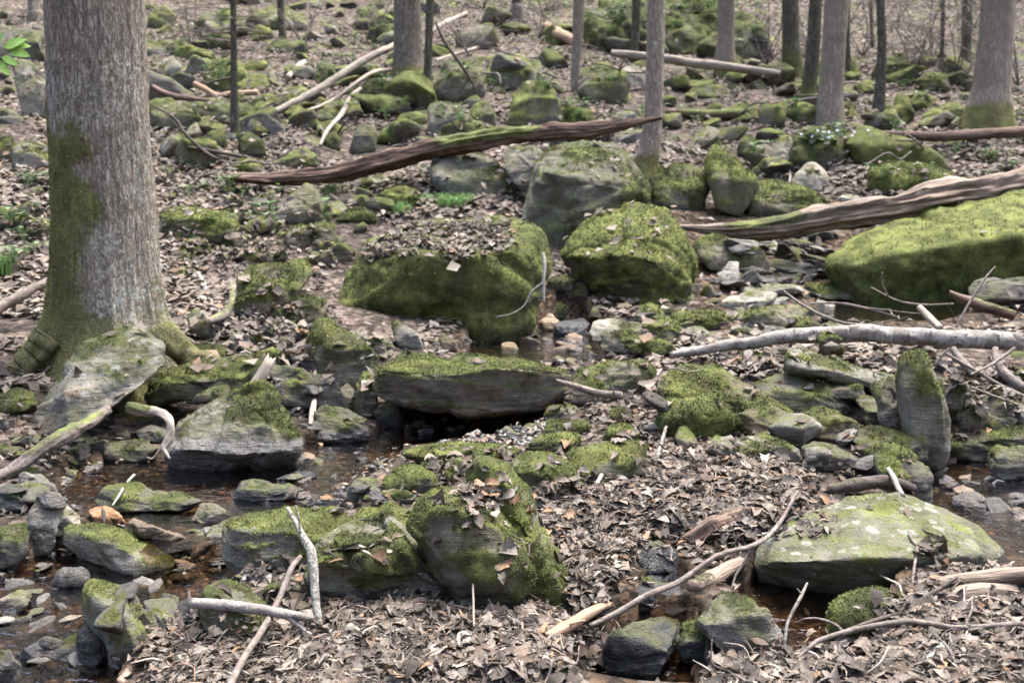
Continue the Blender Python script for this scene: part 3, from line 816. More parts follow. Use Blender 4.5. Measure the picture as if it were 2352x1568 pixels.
rock('low mossy rock left of the wide right trunk', '2150,262 2165,240 2200,236 2220,262 2190,272', .8, group=G_HILL, mh=.52)
# --- middle ground, left
rock('mossy tilted boulder with a dark underside, right of the big trunk', '535,692 545,650 580,610 650,600 705,598 717,630 690,672 620,738 570,735 533,722', .62, col='g', sharp=18, mh=.40, nb=True, group=G_CREEK, base=(600, 742))
rock('low mossy boulder tucked under the tilted one', '618,738 650,705 700,675 752,685 754,722 735,749 650,746', .6, mh=.42, group=G_CREEK)
rock('dark slab leaning to the right beside the trunk roots', '428,732 445,710 460,712 490,750 499,782 470,778 440,757', .2, col='d', sharp=26, T=.25, group=G_CREEK)
rock('dark stone with a white frosted top', '601,772 610,745 640,735 690,745 720,770 712,792 670,803 625,793', .15, l=.85, col='k', nb=True, group=G_CREEK)
rock('big sloping grey-green slab left of the long centre slab', '703,802 720,745 750,730 790,760 850,800 882,830 872,857 820,884 770,898 740,853', .40, col='g', sharp=20, mh=.36, group=G_CREEK)
rock('large pale rimmed boulder leaning in front of the big trunk', '68,985,-.1 80,940 130,870,.1 190,790,.3 250,775,.35 320,750,.35 360,760,.3 382,790,.2 387,840,.1 330,882,-.1 240,955,-.25 190,990,-.3 140,1004,-.3 90,1002', .34, l=.62, col='c', Y=6.15, T=.7, sharp=20, mh=.36, ex='250,800,.15 340,780,.15 150,900,-.2 260,880,-.15 160,985,-.32', nb=True, top=.3, st=.3)
rock('mossy plank-like slab wedged right of the pale rimmed boulder', '328,907 345,870 380,850 460,828 540,822 602,830 592,862 540,884 440,919 360,934 333,925', .55, col='d', sharp=20, T=.5, mh=.40, nb=True, Y=6.45)
rock('broad triangular boulder rising out of the left pool, dark wet below', '383,1042 410,975 480,925 550,895 625,870 645,888 672,960 698,1020 684,1048 600,1068 480,1065 400,1058', .52, w=.48, col='c', Y=5.75, T=.6, sharp=24, mh=.36, top=.5, ex='520,985,-.16 620,975,-.16 430,1035,-.24 640,1040,-.24 540,1050,-.26')
rock('thin dark slab slanting down right of the pale broken stick', '610,832 640,833 720,878 790,918 802,942 770,934 680,884 620,853', .25, col='d', sharp=28, T=.3, nb=True, Y=6.9, group=G_CREEK)
rock('upright grey stone against the left end of the long centre slab', '812,937 815,885 835,855 865,850 874,880 867,922 840,962 820,957', .35, col='g', sharp=20, group=G_CREEK)
rock('wet dark block beside the small cascade', '720,947 740,930 800,940 847,960 853,1007 800,1022 725,1009', .12, w=.55, col='d', sharp=24, group=G_CREEK)
rock('dark square stone above the slanting thin slab', '723,862 740,835 765,835 780,855 762,882 735,880', .3, col='d', sharp=22, group=G_CREEK)
rock('low mossy stone at the left edge below the trunk roots', '-40,920 0,905 40,895 80,905 87,932 50,948 0,955', .65, group=G_CREEK)
rock('small grey stone at the left edge above the mossy root', '-20,990 -10,955 12,950 22,972 18,990', .05, col='c', group=G_CREEK)
rock('flat slate under the pale rimmed boulder', '222,1042 260,1015 330,1008 367,1030 342,1062 270,1068', .1, w=.3, col='d', sharp=26, group=G_CREEK)
rock('small dark cobble in the hollow left of the white root', '258,1012 268,988 292,985 302,1005 285,1018', .15, col='d', group=G_CREEK)
rock('thin mossy slab lying under the plank-like slab', '440,922 480,895 527,885 530,902 452,928', .3, col='d', sharp=22, nb=True, Y=6.2, group=G_CREEK)
rock('grey cobble left of the white frosted stone', '521,792 530,760 560,760 577,790 562,808 535,806', .2, col='c', sharp=18, group=G_CREEK)
rock('mossy cobble touching the white frosted stone on its left', '573,792 580,768 598,766 606,788 596,800', .7, group=G_CREEK)
rock('flat mossy stone behind the white frosted stone', '560,758 590,740 640,730 680,740 640,752', .65, group=G_CREEK)
for lab_, o_, m_, c_ in [('dark flat slab behind the thin slanting slab', '640,882 700,868 762,902 772,932 700,938 650,916', .2, 'd'), ('grey slab right of the trunk root, behind the plank-like slab', '498,832 560,812 612,830 602,862 530,868', .3, 'g'), ('mossy block left of the dark square stone', '560,806 612,788 655,810 645,842 580,846', .5, 'g'),
                         ('flat dark slab below the white frosted stone', '655,824 720,804 774,825 764,854 690,856', .15, 'd'), ('low mossy stone at the end of the right trunk root', '428,806 480,784 524,806 514,834 450,836', .5, 'g'), ('dark flat stone below the white hanging root', '296,994 350,974 394,990 384,1018 320,1020', .1, 'd'),
                         ('angular grey stone left of the upright grey stone', '770,900 800,880 822,905 815,945 785,950', .2, 'g'), ('dark slab leaning beside the small cascade', '850,935 890,915 930,935 925,985 870,985', .05, 'k')]:
    rock(lab_, o_, m_, col=c_, sharp=28, group=G_CREEK)
# --- middle ground, centre
rock('huge mossy boulder topped with a heap of dead leaves', '756,707,-.1 770,660,-.1 800,610,0 850,555,.35 920,515,.8 960,505,.9 1060,500,1.0 1180,505,.8 1227,530,.5 1252,580,.2 1257,640,0 1242,702,-.2 1230,755,-.3 1180,780,-.4 1070,796,-.5 980,780,-.45 860,764,-.4 790,748,-.3',
     .98, col='d', Y=8.85, T=1.6, sharp=26, mh=.50, ex='800,640,-.35 880,598,-.45 990,592,-.5 1090,600,-.55 1170,575,-.4 1215,620,-.3 1100,770,-.55 880,700,-.55 1060,680,-.62', rough=.85, top=.35, thick=1.5, mv=1.1)
rock('bright green mossy boulder with a dark front, right of the leafy boulder', '1288,592 1300,565 1340,520 1400,480 1460,470 1530,480 1562,520 1592,580 1614,640 1602,684 1550,706 1450,706 1370,694 1320,654',
     .84, col='d', Y=9.9, T=1.35, sharp=20, mh=.64, ex='1320,590,-.35 1440,585,-.55 1500,600,-.55 1450,690,-.5 1545,590,-.2 1570,690,-.3', top=1.15, thick=1.6)
rock('long grey slab boulder with a flat mossy top at the centre of the creek', '858,892,-.2 868,845,-.2 884,806,.28 960,802,.35 1100,815,.35 1230,832,.25 1317,846,.05 1320,880,0 1292,918,-.1 1240,938,-.15 1120,950,-.22 1050,960,-.28 980,943,-.28 870,908,-.25',
     .40, l=.15, col='g', Y=6.7, T=.75, sharp=34, mh=.50, ex='876,849,-.36 950,855,-.40 1040,852,-.42 1120,842,-.40 1240,845,-.3 1300,852,-.15 870,895,-.3 1050,950,-.34 1230,928,-.26', nb=True, top=1.5, rough=.6)
rock('smooth bare grey slab at the right of the brown pool', '1353,767 1365,735 1400,730 1470,742 1492,760 1452,792 1420,817 1390,802', .12, w=.12, col='p', sharp=22, group=G_CREEK)
rock('slender mossy stone right of the smooth grey slab', '1423,772 1450,760 1480,775 1540,795 1557,812 1520,822 1470,809 1440,792', .85, mh=.5, group=G_CREEK)
rock('mossy stone with a bare dark side behind the slender mossy stone', '1468,757 1485,735 1510,722 1540,735 1577,770 1572,797 1520,798 1490,778', .7, mh=.5, col='d', group=G_CREEK)
rock('flat mossy slab behind the white log tip', '1528,737 1560,718 1660,712 1670,737 1600,764 1550,763', .8, mh=.48, group=G_CREEK)
rock('dark mossy cube beside the white forked twig', '1238,717 1260,690 1300,682 1312,700 1292,733 1250,738', .55, col='d', sharp=26, group=G_CREEK, mh=.38)
rock('small tan angular stone at the back of the brown pool', '1238,737 1265,718 1287,738 1267,750 1250,764', 0, col='t', sharp=30, group=G_CREEK)
rock('black wet stone at the back of the brown pool', '1266,757 1280,740 1340,730 1354,745 1347,772 1280,775', 0, w=.9, col='k', sharp=22, group=G_CREEK)
rock('dark green stone in the gap between the two big mossy boulders', '1298,690 1305,660 1330,650 1352,672 1346,692', .5, col='d', group=G_CREEK, mh=.3)
rock('flat dark stone leaning in the gap left of the bright mossy boulder', '1252,668 1262,640 1290,632 1322,645 1312,668', .4, col='d', group=G_CREEK, mh=.3)
rock('small mossy boulder at the right foot of the bright mossy boulder', '1453,732 1470,705 1495,698 1527,715 1532,742 1480,748', .55, col='g', group=G_CREEK)
rock('brown cobble at the foot of the bright mossy boulder', '1412,714 1422,696 1442,694 1458,712 1446,720', .02, col='b', group=G_CREEK)
rock('grey cobble left of the brown cobble at the mossy boulder foot', '1352,730 1362,705 1382,700 1398,722 1390,734', .1, col='g', group=G_CREEK)
rock('diagonal mossy slab with black shade under it, below the split log', '1590,572 1600,545 1640,533 1700,560 1767,600 1773,617 1747,634 1690,629 1620,593', .55, col='g', nb=True, T=.5, mh=.42, group=G_CREEK)
rock('broad mossy boulder behind the pale broken branch, right of the long slab', '1308,884 1325,850 1380,840 1430,828 1480,835 1502,850 1492,884 1420,894 1360,929 1310,929', .42, col='g', sharp=18, mh=.38, group=G_PILE)
rock('small mossy stone under the right end of the long slab', '1248,958 1265,932 1320,930 1333,952 1260,967', .45, col='g', group=G_CREEK)
rock('flat mossy slab beside the black stones under the long slab', '1243,993 1255,968 1300,962 1352,965 1358,988 1320,1004 1250,1007', .6, mh=.48, group=G_CREEK)
rock('mossy slab just below the flat mossy slab', '1208,1034 1240,1005 1300,995 1333,1000 1328,1034 1240,1040', .6, mh=.5, group=G_CREEK)
rock('thin pointed slab leaning on the leafy boulder foot', '896,752 905,737 925,742 977,795 972,806 930,793', .2, col='c', sharp=28, T=.2, group=G_CREEK)
rock('small tan shard standing at the leafy boulder foot', '1008,777 1018,764 1052,795 1050,809 1020,803', .02, col='b', sharp=28, group=G_CREEK)
rock('blocky grey cobble above the left end of the long slab', '840,802 855,778 885,790 892,817 860,828', .15, col='g', sharp=24, group=G_CREEK)
rock('grey stone at the lower left corner of the leafy boulder', '806,783 815,758 838,755 848,782 830,790', .25, col='g', sharp=22, group=G_CREEK)
# --- middle ground, right
rock('pale elongated stone in the dry creek bed, nearest below the bright mossy boulder', '1656,692 1690,672 1750,668 1784,675 1772,702 1710,715 1663,711', .12, col='p', sharp=12, group=G_CREEK)
rock('mossy edged stone below the pale elongated stone', '1706,732 1715,712 1780,700 1837,700 1847,722 1832,749 1760,756 1713,751', .42, col='g', sharp=16, group=G_CREEK)
rock('low arched mossy slab at the left foot of the right moss mound', '1848,667 1855,650 1890,648 1935,660 1978,687 1962,694 1900,678 1858,684', .5, col='g', nb=True, group=G_CREEK)
rock('long flat pale slab in the dry creek bed', '1696,662 1760,650 1842,655 1845,670 1780,679 1702,672', .08, col='p', sharp=22, group=G_CREEK)
rock('enormous bright green moss mound at the right edge', '1903,627 1920,600 1980,540 2040,505 2120,480 2200,455 2352,440 2480,440 2580,520 2580,655 2400,706 2200,696 2100,696 1990,685 1930,658',
     1.05, w=.08, col='g', Y=10.3, T=2.0, sharp=14, mh=.62, ex='1960,620,-.4 2150,575,-.6 2350,550,-.7 2100,680,-.45 2300,690,-.5', rough=.8, top=.4, thick=2.0)
rock('dark bare rock shard at the right edge in front of the moss mound', '2223,662 2240,638 2265,650 2352,632 2430,640 2410,684 2300,699 2238,690', .08, col='d', sharp=24, Y=9.3)
rock('mossy knob standing in front of the white log', '1880,803 1885,770 1900,760 1920,770 1937,807 1900,812', .8, col='b', mh=.40, Y=6.85, group=G_PILE)
rock('round moss ball behind the white log', '1826,764 1835,735 1855,730 1880,750 1877,769 1850,774', 1.0, mh=.48, group=G_CREEK)
rock('grey stone right of the moss ball behind the white log', '1878,768 1890,742 1925,736 1946,760 1938,772', .15, col='c', group=G_CREEK)
rock('long tilted slab spotted with white lichen', '1803,852 1810,805 1830,800 1910,820 2000,845 2064,865 2068,897 2047,909 1980,894 1880,869 1820,864', .30, l=.75, col='c', sharp=30, T=.5, nb=True, Y=6.1, mh=.36, group=G_PILE, ex='1815,838,-.2 1920,852,-.22 2045,882,-.2 1900,866,-.2 2035,900,-.2')
rock('tall upright stone standing at the right of the pile', '2058,872 2066,825 2098,800 2128,806 2148,850 2170,910 2186,960 2182,1028 2150,1046 2100,1028 2068,962', .5, l=.4, col='c', sharp=34, rough=.5, st=.35, T=.3, Y=5.45, mh=.46, group=G_PILE, ex='2078,868,-.09 2110,815,-.06 2140,860,-.08 2168,930,-.11 2100,1020,-.13 2172,1018,-.11')
rock('arched mossy rock at the left of the pile', '1510,912 1520,870 1560,845 1640,838 1690,860 1750,900 1820,950 1840,978 1810,993 1740,964 1680,934 1600,919', .52, col='b', sharp=18, T=.5, nb=True, Y=5.75, mh=.46, group=G_PILE)
rock('mossy slab with one bare patch under the lichen slab', '1723,872 1780,855 1850,860 1900,880 1952,915 1958,949 1930,964 1860,934 1800,904', .46, col='d', sharp=18, nb=True, Y=5.95, mh=.44, group=G_PILE)
rock('thick shaggy moss cushion at the left foot of the pile', '1518,975 1530,930 1580,915 1640,920 1690,950 1702,988 1640,1004 1560,1004', 1.3, mh=.46, sharp=8, group=G_PILE, name='moss_cushion', cat='moss cushion', thick=2.0)
rock('brown-green slab with a dead leaf caught on it, low in the pile', '1828,1003 1840,950 1880,935 1940,960 1988,990 1978,1019 1900,1009', .42, col='b', sharp=18, group=G_PILE)
rock('dark slab slanting down under the lichen slab', '1966,922 1990,905 2040,930 2087,970 2091,992 2040,979 1980,954', .22, col='d', sharp=24, nb=True, Y=5.75, group=G_PILE)
rock('rounded moss fringed stone at the foot of the upright stone', '1953,1013 1970,985 2020,978 2080,995 2127,1025 2133,1058 2090,1064 2000,1039', .4, col='d', sharp=12, nb=True, mh=.48, group=G_PILE)
rock('long flat grey stone with green blotches below the moss cushion', '1623,1027 1640,1002 1700,1000 1780,1010 1832,1030 1848,1062 1780,1056 1650,1052', .4, col='c', sharp=18, mh=.45, group=G_PILE)
rock('bare slate grey slab right of the green blotched stone', '1838,1028 1860,1010 1900,1012 1960,1040 2000,1065 1993,1089 1940,1084 1880,1063', .08, col='d', sharp=22, group=G_PILE)
rock('smooth blue-grey stone with a mossy crown at the right pool', '2001,1063 2010,1025 2040,1018 2090,1040 2132,1080 2148,1120 2138,1159 2100,1170 2060,1124 2008,1094', .3, w=.3, col='d', sharp=9, mh=.5, top=1.2)
rock('long curved mossy stone behind the right pool', '2163,1049 2190,1010 2250,975 2352,965 2420,980 2410,1024 2300,1026 2230,1056 2190,1062', .45, col='d', sharp=11, mh=.42)
rock('wet stone with white trickles at the right edge of the pool', '2266,1052 2290,1025 2352,1020 2390,1060 2360,1104 2300,1109 2278,1092', .3, w=.5, l=.3, col='d', mh=.4)
rock('small mossy pyramid stone right of the upright stone', '2196,964 2205,920 2230,900 2250,930 2267,977 2252,994 2208,994', .5, col='g', sharp=20, mh=.42)
rock('grey slab lying diagonally at the right edge beside the small pyramid', '2253,924 2280,893 2352,958 2380,985 2352,985 2290,962', .3, col='d', sharp=24, mh=.5)
rock('bright moss lump above the arched mossy rock', '1683,828 1700,808 1740,810 1758,830 1720,838', 1.0, mh=.55, group=G_PILE)
rock('small moss lump right of the lichen slab top', '2000,832 2008,814 2030,810 2040,830', .9, mh=.5, group=G_PILE)
rock('grey slab leaning against the left of the upright stone', '2000,885 2050,868 2082,925 2080,990 2040,968 2008,930', .25, col='c', sharp=30, T=.2, Y=5.6, group=G_PILE)
rock('dark block behind the right of the upright stone', '2155,870 2195,852 2222,905 2200,955 2165,945', .3, col='d', sharp=26, T=.3, Y=5.9, group=G_PILE)
rock('olive slab under the arched mossy rock', '1690,950 1750,925 1830,955 1845,1005 1765,1012 1700,990', .4, col='b', sharp=26, Y=5.5, group=G_PILE)
rock('flat grey slab between the moss cushion and the green blotched stone', '1690,1010 1760,990 1840,1000 1850,1025 1770,1035 1700,1030', .2, col='c', sharp=30, T=.3, group=G_PILE)
rock('small tilted slab under the lichen slab at its left end', '1880,880 1930,868 1985,895 1990,920 1930,915 1885,900', .2, col='g', sharp=28, Y=6.0, T=.3, nb=True, group=G_PILE)
# --- foreground, left
rock('pale wedge boulder with a mossy ridge in the lower left creek', '143,1247 160,1210 205,1200 260,1210 340,1250 397,1290 401,1312 360,1349 310,1349 270,1329 200,1294 160,1264', .46, col='p', sharp=22, T=.38, Y=4.45, mh=.50, top=1.2, group=G_FORE, ex='200,1232,-.1 290,1262,-.16 350,1300,-.16 300,1335,-.2')
rock('tall mossy boulder at the lower left with leaves banked against it', '180,1402 190,1350 215,1325 265,1335 310,1360 350,1400 382,1430 400,1520 396,1600 260,1600 228,1512 198,1452', .44, l=.3, col='c', sharp=24, T=.45, Y=3.5, mh=.54, group=G_FORE, ex='215,1370,-.1 270,1390,-.15 305,1480,-.2 335,1440,-.12 240,1510,-.16')
rock('long grey boulder with moss on its shoulder, left of the foreground rocks', '503,1247 515,1200 600,1180 700,1170 780,1160 802,1190 762,1254 700,1294 620,1314 560,1304 508,1279', .42, w=.12, col='c', sharp=18, T=.42, mh=.48, top=1.1, group=G_FORE)
rock('smooth grey flat rock sloping into the creek behind the long grey boulder', '378,1267 420,1235 490,1205 600,1180 614,1202 520,1254 512,1289 440,1289', .06, w=.2, col='c', sharp=16, group=G_CREEK)
rock('upright grey slab with a hanging dead leaf at the lower left', '56,1267 65,1180 85,1150 140,1148 147,1175 117,1232 107,1258 75,1276', .1, col='c', sharp=24, T=.16, group=G_CREEK)
rock('pale four-sided stone beside the hanging leaf', '124,1242 125,1160 150,1153 187,1190 190,1207 152,1229 142,1252', .05, col='p', sharp=26, T=.2, group=G_CREEK)
rock('mossy topped stone at the left edge of the lower creek', '-60,1250 0,1225 20,1208 64,1200 66,1262 30,1294 0,1314 -60,1320', .35, col='d', sharp=22, mh=.55, top=1.2, group=G_CREEK)
rock('dark rounded stone with a tan stain in the lower creek', '120,1332 135,1305 180,1293 210,1315 207,1342 170,1359 130,1359', 0, w=.35, col='d', sharp=8, group=G_CREEK)
rock('pale grey block near the left edge above the upright slab', '50,1102 65,1083 95,1090 127,1115 134,1147 85,1154 63,1132', .05, col='c', sharp=22, group=G_CREEK)
rock('dark wet boulder at the left edge of the pool', '-30,1130 0,1118 20,1105 55,1120 77,1147 62,1174 10,1180 -25,1175', .05, w=.6, col='k', sharp=14, group=G_CREEK)
rock('long low grey rock surfacing in the left pool', '213,1152 240,1118 280,1110 370,1125 467,1150 420,1170 330,1180 250,1185', .18, w=.35, col='d', sharp=14, T=.3, group=G_CREEK)
rock('dark wet wedge stone in the left pool', '535,1137 555,1105 590,1100 650,1108 697,1122 682,1142 590,1157 538,1154', .02, w=.55, col='k', sharp=18, group=G_CREEK)
rock('flat black stone in the pool, farthest from the bank', '630,1102 680,1082 710,1080 728,1095 690,1109', 0, w=.7, col='k', sharp=18, group=G_CREEK)
rock('small grey wedge stone between pool and flat rock', '440,1197 465,1150 485,1150 532,1175 522,1193 470,1209', .05, col='g', sharp=26, group=G_CREEK)
rock('rust orange stone in the creek shallows', '203,1172 240,1157 270,1170 287,1195 257,1209 220,1204', 0, col='o', sharp=20, group=G_CREEK)
rock('thin rust coloured slab beside the pale wedge boulder', '291,1202 305,1187 380,1215 427,1235 412,1249 350,1232 303,1211', 0, col='b', sharp=28, T=.14, group=G_CREEK)
rock('mossy rock under the birch stick', '453,1402 465,1350 520,1333 560,1345 612,1390 618,1444 570,1482 500,1486 463,1444', .45, col='c', sharp=20, T=.3, mh=.46, group=G_FORE)
rock('bare rounded stone at the left edge above the lower riffle', '-30,1385 0,1378 50,1350 75,1358 70,1382 20,1409 -20,1416', .03, w=.2, col='g', sharp=12, group=G_CREEK)
rock('long thin slate near the bottom left corner', '26,1507 60,1490 130,1472 140,1485 102,1512 40,1519', 0, w=.4, col='d', sharp=24, group=G_CREEK)
rock('small black stone right of the thin slate', '103,1515 112,1492 140,1485 162,1500 150,1522 120,1524', 0, w=.7, col='k', sharp=16, group=G_CREEK)
rock('grey block in the bottom left corner', '-30,1510 0,1500 22,1488 50,1530 44,1580 -20,1590', .03, w=.2, col='d', sharp=24, group=G_CREEK)
rock('dark wet stone against the foot of the tall mossy boulder', '173,1452 200,1430 232,1470 238,1514 205,1540 178,1504', .05, w=.6, col='k', sharp=14, group=G_CREEK)
rock('small dark angular stone below the long grey boulder', '603,1297 615,1275 650,1270 664,1290 642,1312', 0, w=.3, col='d', sharp=26, group=G_CREEK)
rock('pale flat stone left of the dark stone by the foreground moss', '678,1152 700,1132 760,1145 802,1157 780,1170 700,1170', .05, col='c', sharp=20, group=G_CREEK)
rock('dark overhanging stone at the water edge left of the foreground moss', '793,1127 815,1100 850,1093 887,1105 882,1132 830,1159 798,1154', .12, col='d', sharp=16, nb=True, Y=5.0, group=G_CREEK)
rock('brown-grey wedge right below the dark overhanging stone', '848,1162 880,1125 920,1120 932,1152 892,1170', .1, col='b', sharp=24, group=G_CREEK)
rock('low mossy flat stone behind the leaning lichened stick', '600,1370 640,1335 690,1330 700,1360 660,1382', .4, col='c', group=G_FORE, mh=.5)
rock('small pale stone half buried in leaves beside the lichened stick', '668,1405 680,1382 705,1378 720,1400 712,1420', .1, col='c', group=G_FORE)
# --- foreground, centre
rock('craggy mossy boulder with a pale lichen patch, left of the foreground pair', '688,1302 705,1255 740,1220 800,1180 885,1175 905,1215 940,1260 1000,1300 1047,1335 1037,1374 960,1390 840,1380 740,1370 693,1342', .50, l=.38, col='c', Y=3.74, T=.5, sharp=26, mh=.44, st=.9, rough=.9, group=G_FORE, ex='760,1235,-.16 885,1230,-.2 725,1310,-.22 850,1335,-.28 985,1345,-.22')
rock('steep mossy slab with a pointed top leaning at the right of the foreground pair', '1092,1037 1135,1036 1178,1072 1217,1130 1242,1200 1282,1280 1314,1360 1304,1424 1245,1408 1180,1340 1120,1200 1075,1085', .84, col='c', Y=3.86, T=.4, sharp=34, mh=.56, rough=.7, top=.4, group=G_FORE, ex='1130,1080,-.05 1200,1180,-.1 1265,1320,-.14 1190,1330,-.16 1130,1180,-.12')
rock('square mossy boulder with dead leaves caught on it, left of the steep pointed slab', '938,1214 955,1152 985,1118 1060,1128 1140,1150 1195,1240 1225,1330 1180,1362 1060,1352 983,1288', .80, col='c', Y=3.64, T=.42, sharp=34, mh=.52, rough=.8, top=.5, group=G_FORE, ex='1000,1178,-.12 1090,1192,-.15 1160,1235,-.12 1050,1335,-.2 1175,1335,-.18 965,1240,-.1')
rock('mossy slab right of the pointed mossy peak', '1168,1062 1200,1042 1270,1040 1322,1070 1352,1120 1347,1154 1300,1134 1220,1114', .62, col='g', sharp=18, mh=.50, T=.4, group=G_FORE)
rock('flat topped mossy block beside the long grey twig', '1298,1047 1340,1025 1440,1015 1487,1020 1472,1062 1462,1109 1400,1114 1330,1074', .5, col='c', sharp=22, mh=.48, T=.35, group=G_FORE)
rock('mossy stone at the creek edge left of the pointed peak', '883,1102 905,1075 960,1070 1002,1100 997,1134 930,1149 888,1129', .62, col='d', mh=.48, group=G_FORE)
rock('round dark moss ball on the creek side of the pointed peak', '958,1107 965,1074 995,1062 1028,1078 1032,1106 990,1116', 1.3, mh=.42, sharp=8, group=G_FORE, name='moss_cushion', cat='moss cushion')
rock('long mossy bank stone at the rear edge of the island', '921,1047 960,1025 1050,1018 1140,1020 1193,1035 1172,1054 1000,1064', .72, mh=.54, sharp=12, group=G_FORE)
rock('mossy saddle stone between the craggy boulder and the hollow boulder', '780,1205 830,1165 900,1155 962,1185 1002,1292 942,1266 880,1206', .78, mh=.54, Y=4.35, T=.4, group=G_FORE)
rock('great smooth lichen spotted boulder at the lower right', '1723,1292 1735,1255 1790,1210 1880,1165 1960,1130 2020,1122 2080,1140 2160,1185 2240,1215 2292,1250 2303,1277 2284,1312 2200,1336 2120,1351 2020,1371 1900,1371 1790,1344 1733,1322', .41, w=.16, l=.8, col='c', Y=4.05, T=.85, sharp=12, mh=.68, rough=.6, ex='1800,1290,-.25 1950,1285,-.35 2100,1285,-.3 2230,1270,-.15 1900,1350,-.28 2100,1335,-.22', top=.05, st=.25, mv=.2)
rock('angular pale green rock standing in the lower right water', '1596,1417 1625,1380 1660,1360 1710,1370 1762,1420 1803,1470 1798,1494 1720,1500 1660,1474 1608,1442', .3, w=.12, col='c', sharp=24, T=.35, mh=.46, group=G_FORE)
rock('dark mossy stone under the angular pale green rock', '1556,1494 1570,1440 1600,1425 1640,1460 1664,1504 1620,1530 1568,1520', .5, w=.4, col='k', mh=.36, group=G_FORE)
rock('wet black mossy rock above the bottom cascade', '1376,1524 1395,1480 1450,1440 1520,1410 1564,1420 1554,1474 1500,1526 1430,1562', .22, w=.75, col='k', sharp=14, mh=.28, T=.4, group=G_FORE)
rock('shaggy dark moss cushion in front of the lichen spotted boulder', '1912,1430 1930,1390 1990,1362 2040,1360 2078,1385 2074,1424 2000,1450 1922,1450', 1.3, mh=.36, sharp=8, Y=3.62, T=.32, name='moss_cushion', cat='moss cushion', thick=2.0, group=G_FORE)
rock('black wet stone by the little side channel', '1463,1284 1480,1250 1520,1240 1557,1270 1552,1314 1490,1325', .1, w=.9, col='k', sharp=16, group=G_CREEK)
rock('black wet ledge beneath the long dark branch', '1423,1352 1480,1330 1560,1340 1573,1372 1480,1405 1428,1389', .08, w=.95, col='k', sharp=14, group=G_CREEK)
rock('dark slate at the bottom edge under the pale fork twig', '1096,1560 1120,1520 1200,1508 1254,1530 1250,1590 1110,1600', .0, w=.7, col='k', sharp=20, group=G_CREEK)
rock('dark purple-grey stone at the bottom edge beside the cascade', '1262,1560 1280,1528 1320,1522 1346,1550 1340,1595 1270,1600', .05, w=.8, col='k', sharp=16, group=G_CREEK)
rock('dark moss lump left of the little side channel', '1503,1217 1515,1182 1545,1174 1582,1196 1580,1222 1540,1228', 1.0, col='d', mh=.30, group=G_FORE)
rock('moss lump in the leaves below the broken pale branch', '1388,1014 1400,984 1430,974 1466,992 1470,1016 1430,1022', 1.0, mh=.42, group=G_FORE)
rock('small moss tuft stone directly under the broken pale branch', '1396,972 1404,944 1428,936 1450,955 1450,976', .9, mh=.40, group=G_FORE)
rock('small mossy rock at the right bank beside the lichen slab foot', '2290,875 2310,850 2352,845 2390,870 2370,900 2300,896', .5, col='d', mh=.45)
rock('moss mat covered stone at the bottom edge right of the pale stick', '1880,1575 1900,1548 1960,1540 2010,1556 2000,1590 1890,1592', .9, mh=.5, group=G_FORE)
rock('flat stone with thin moss at the bottom edge left of the leaf drift', '900,1575 930,1545 990,1540 1020,1562 1010,1590', .6, col='d', mh=.48, group=G_FORE)

# --- a mesh tree of everything solid so far
def build_bvh():
    V, F, k = [tv], [np.vstack([tf[:, [0, 1, 2]], tf[:, [0, 2, 3]]])], len(tv)
    for o, v, f, m in ROCKS:
        V.append(v); F.append(f + k); k += len(v)
    return BVHTree.FromPolygons(np.vstack(V).tolist(), np.vstack(F).tolist(), all_triangles=True)
BVH = build_bvh()
CAMV = Vector((0, 0, CAM_H))
def see(px, py):
    d = Vector(raydir(px, py).tolist()).normalized()
    h = BVH.ray_cast(CAMV, d)
    return (h[0], h[1]) if h[0] is not None else (None, None)
def drop(x, y, top=30.0):
    h = BVH.ray_cast(Vector((x, y, top)), Vector((0, 0, -1)))
    return (h[0], h[1]) if h[0] is not None else (None, None)
def in_polys(P, n):
    P = np.asarray(P, float)
    lo, hi = P.min(0), P.max(0)
    out = np.zeros((0, 2))
    while len(out) < n:
        q = rng.uniform(lo, hi, (2 * n + 8, 2))
        out = np.vstack([out, q[poly_sd(q[:, 0], q[:, 1], P) < 0]])
    return out[:n]

# ---------------------------------------------------------------- small stones
ANCHORS = [(240, 500, 'the big trunk'), (230, 890, 'the pale rimmed boulder'), (540, 990, 'the triangular pool boulder'), (1000, 660, 'the huge leafy boulder'),
           (1090, 880, 'the long centre slab'), (1450, 600, 'the bright mossy boulder'), (1350, 440, 'the steep centre boulder'), (2150, 580, 'the moss mound'),
           (1950, 785, 'the white log'), (1950, 500, 'the split log'), (1000, 350, 'the red-brown log'), (2010, 1250, 'the lichen spotted boulder'),
           (270, 1275, 'the pale wedge boulder'), (290, 1470, 'the tall mossy boulder'), (640, 1240, 'the long grey boulder'), (860, 1290, 'the craggy boulder'),
           (1130, 1250, 'the steep pointed slab'), (1700, 1430, 'the angular green rock'), (530, 150, 'the thin sapling'), (740, 190, 'the fallen pole'), (935, 90, 'the slim brown trunk'),
           (1905, 140, 'the pale trunk'), (2280, 150, 'the wide right trunk'), (1500, 250, 'the leaning tree'), (1670, 110, 'the pale slim trunk'), (1050, 190, 'the flat-faced boulder'),
           (1240, 240, 'the ridged boulder'), (2050, 350, 'the long bright moss boulder'), (640, 670, 'the tilted mossy boulder'), (790, 820, 'the sloping grey slab'),
           (1730, 690, 'the dry creek bed stones'), (1680, 920, 'the arched mossy rock'), (1450, 60, 'the mossy cliff rock'), (330, 1150, 'the low pool rock'), (690, 470, 'the pointed grey rock'),
           (450, 515, 'the flat leafy boulder')]
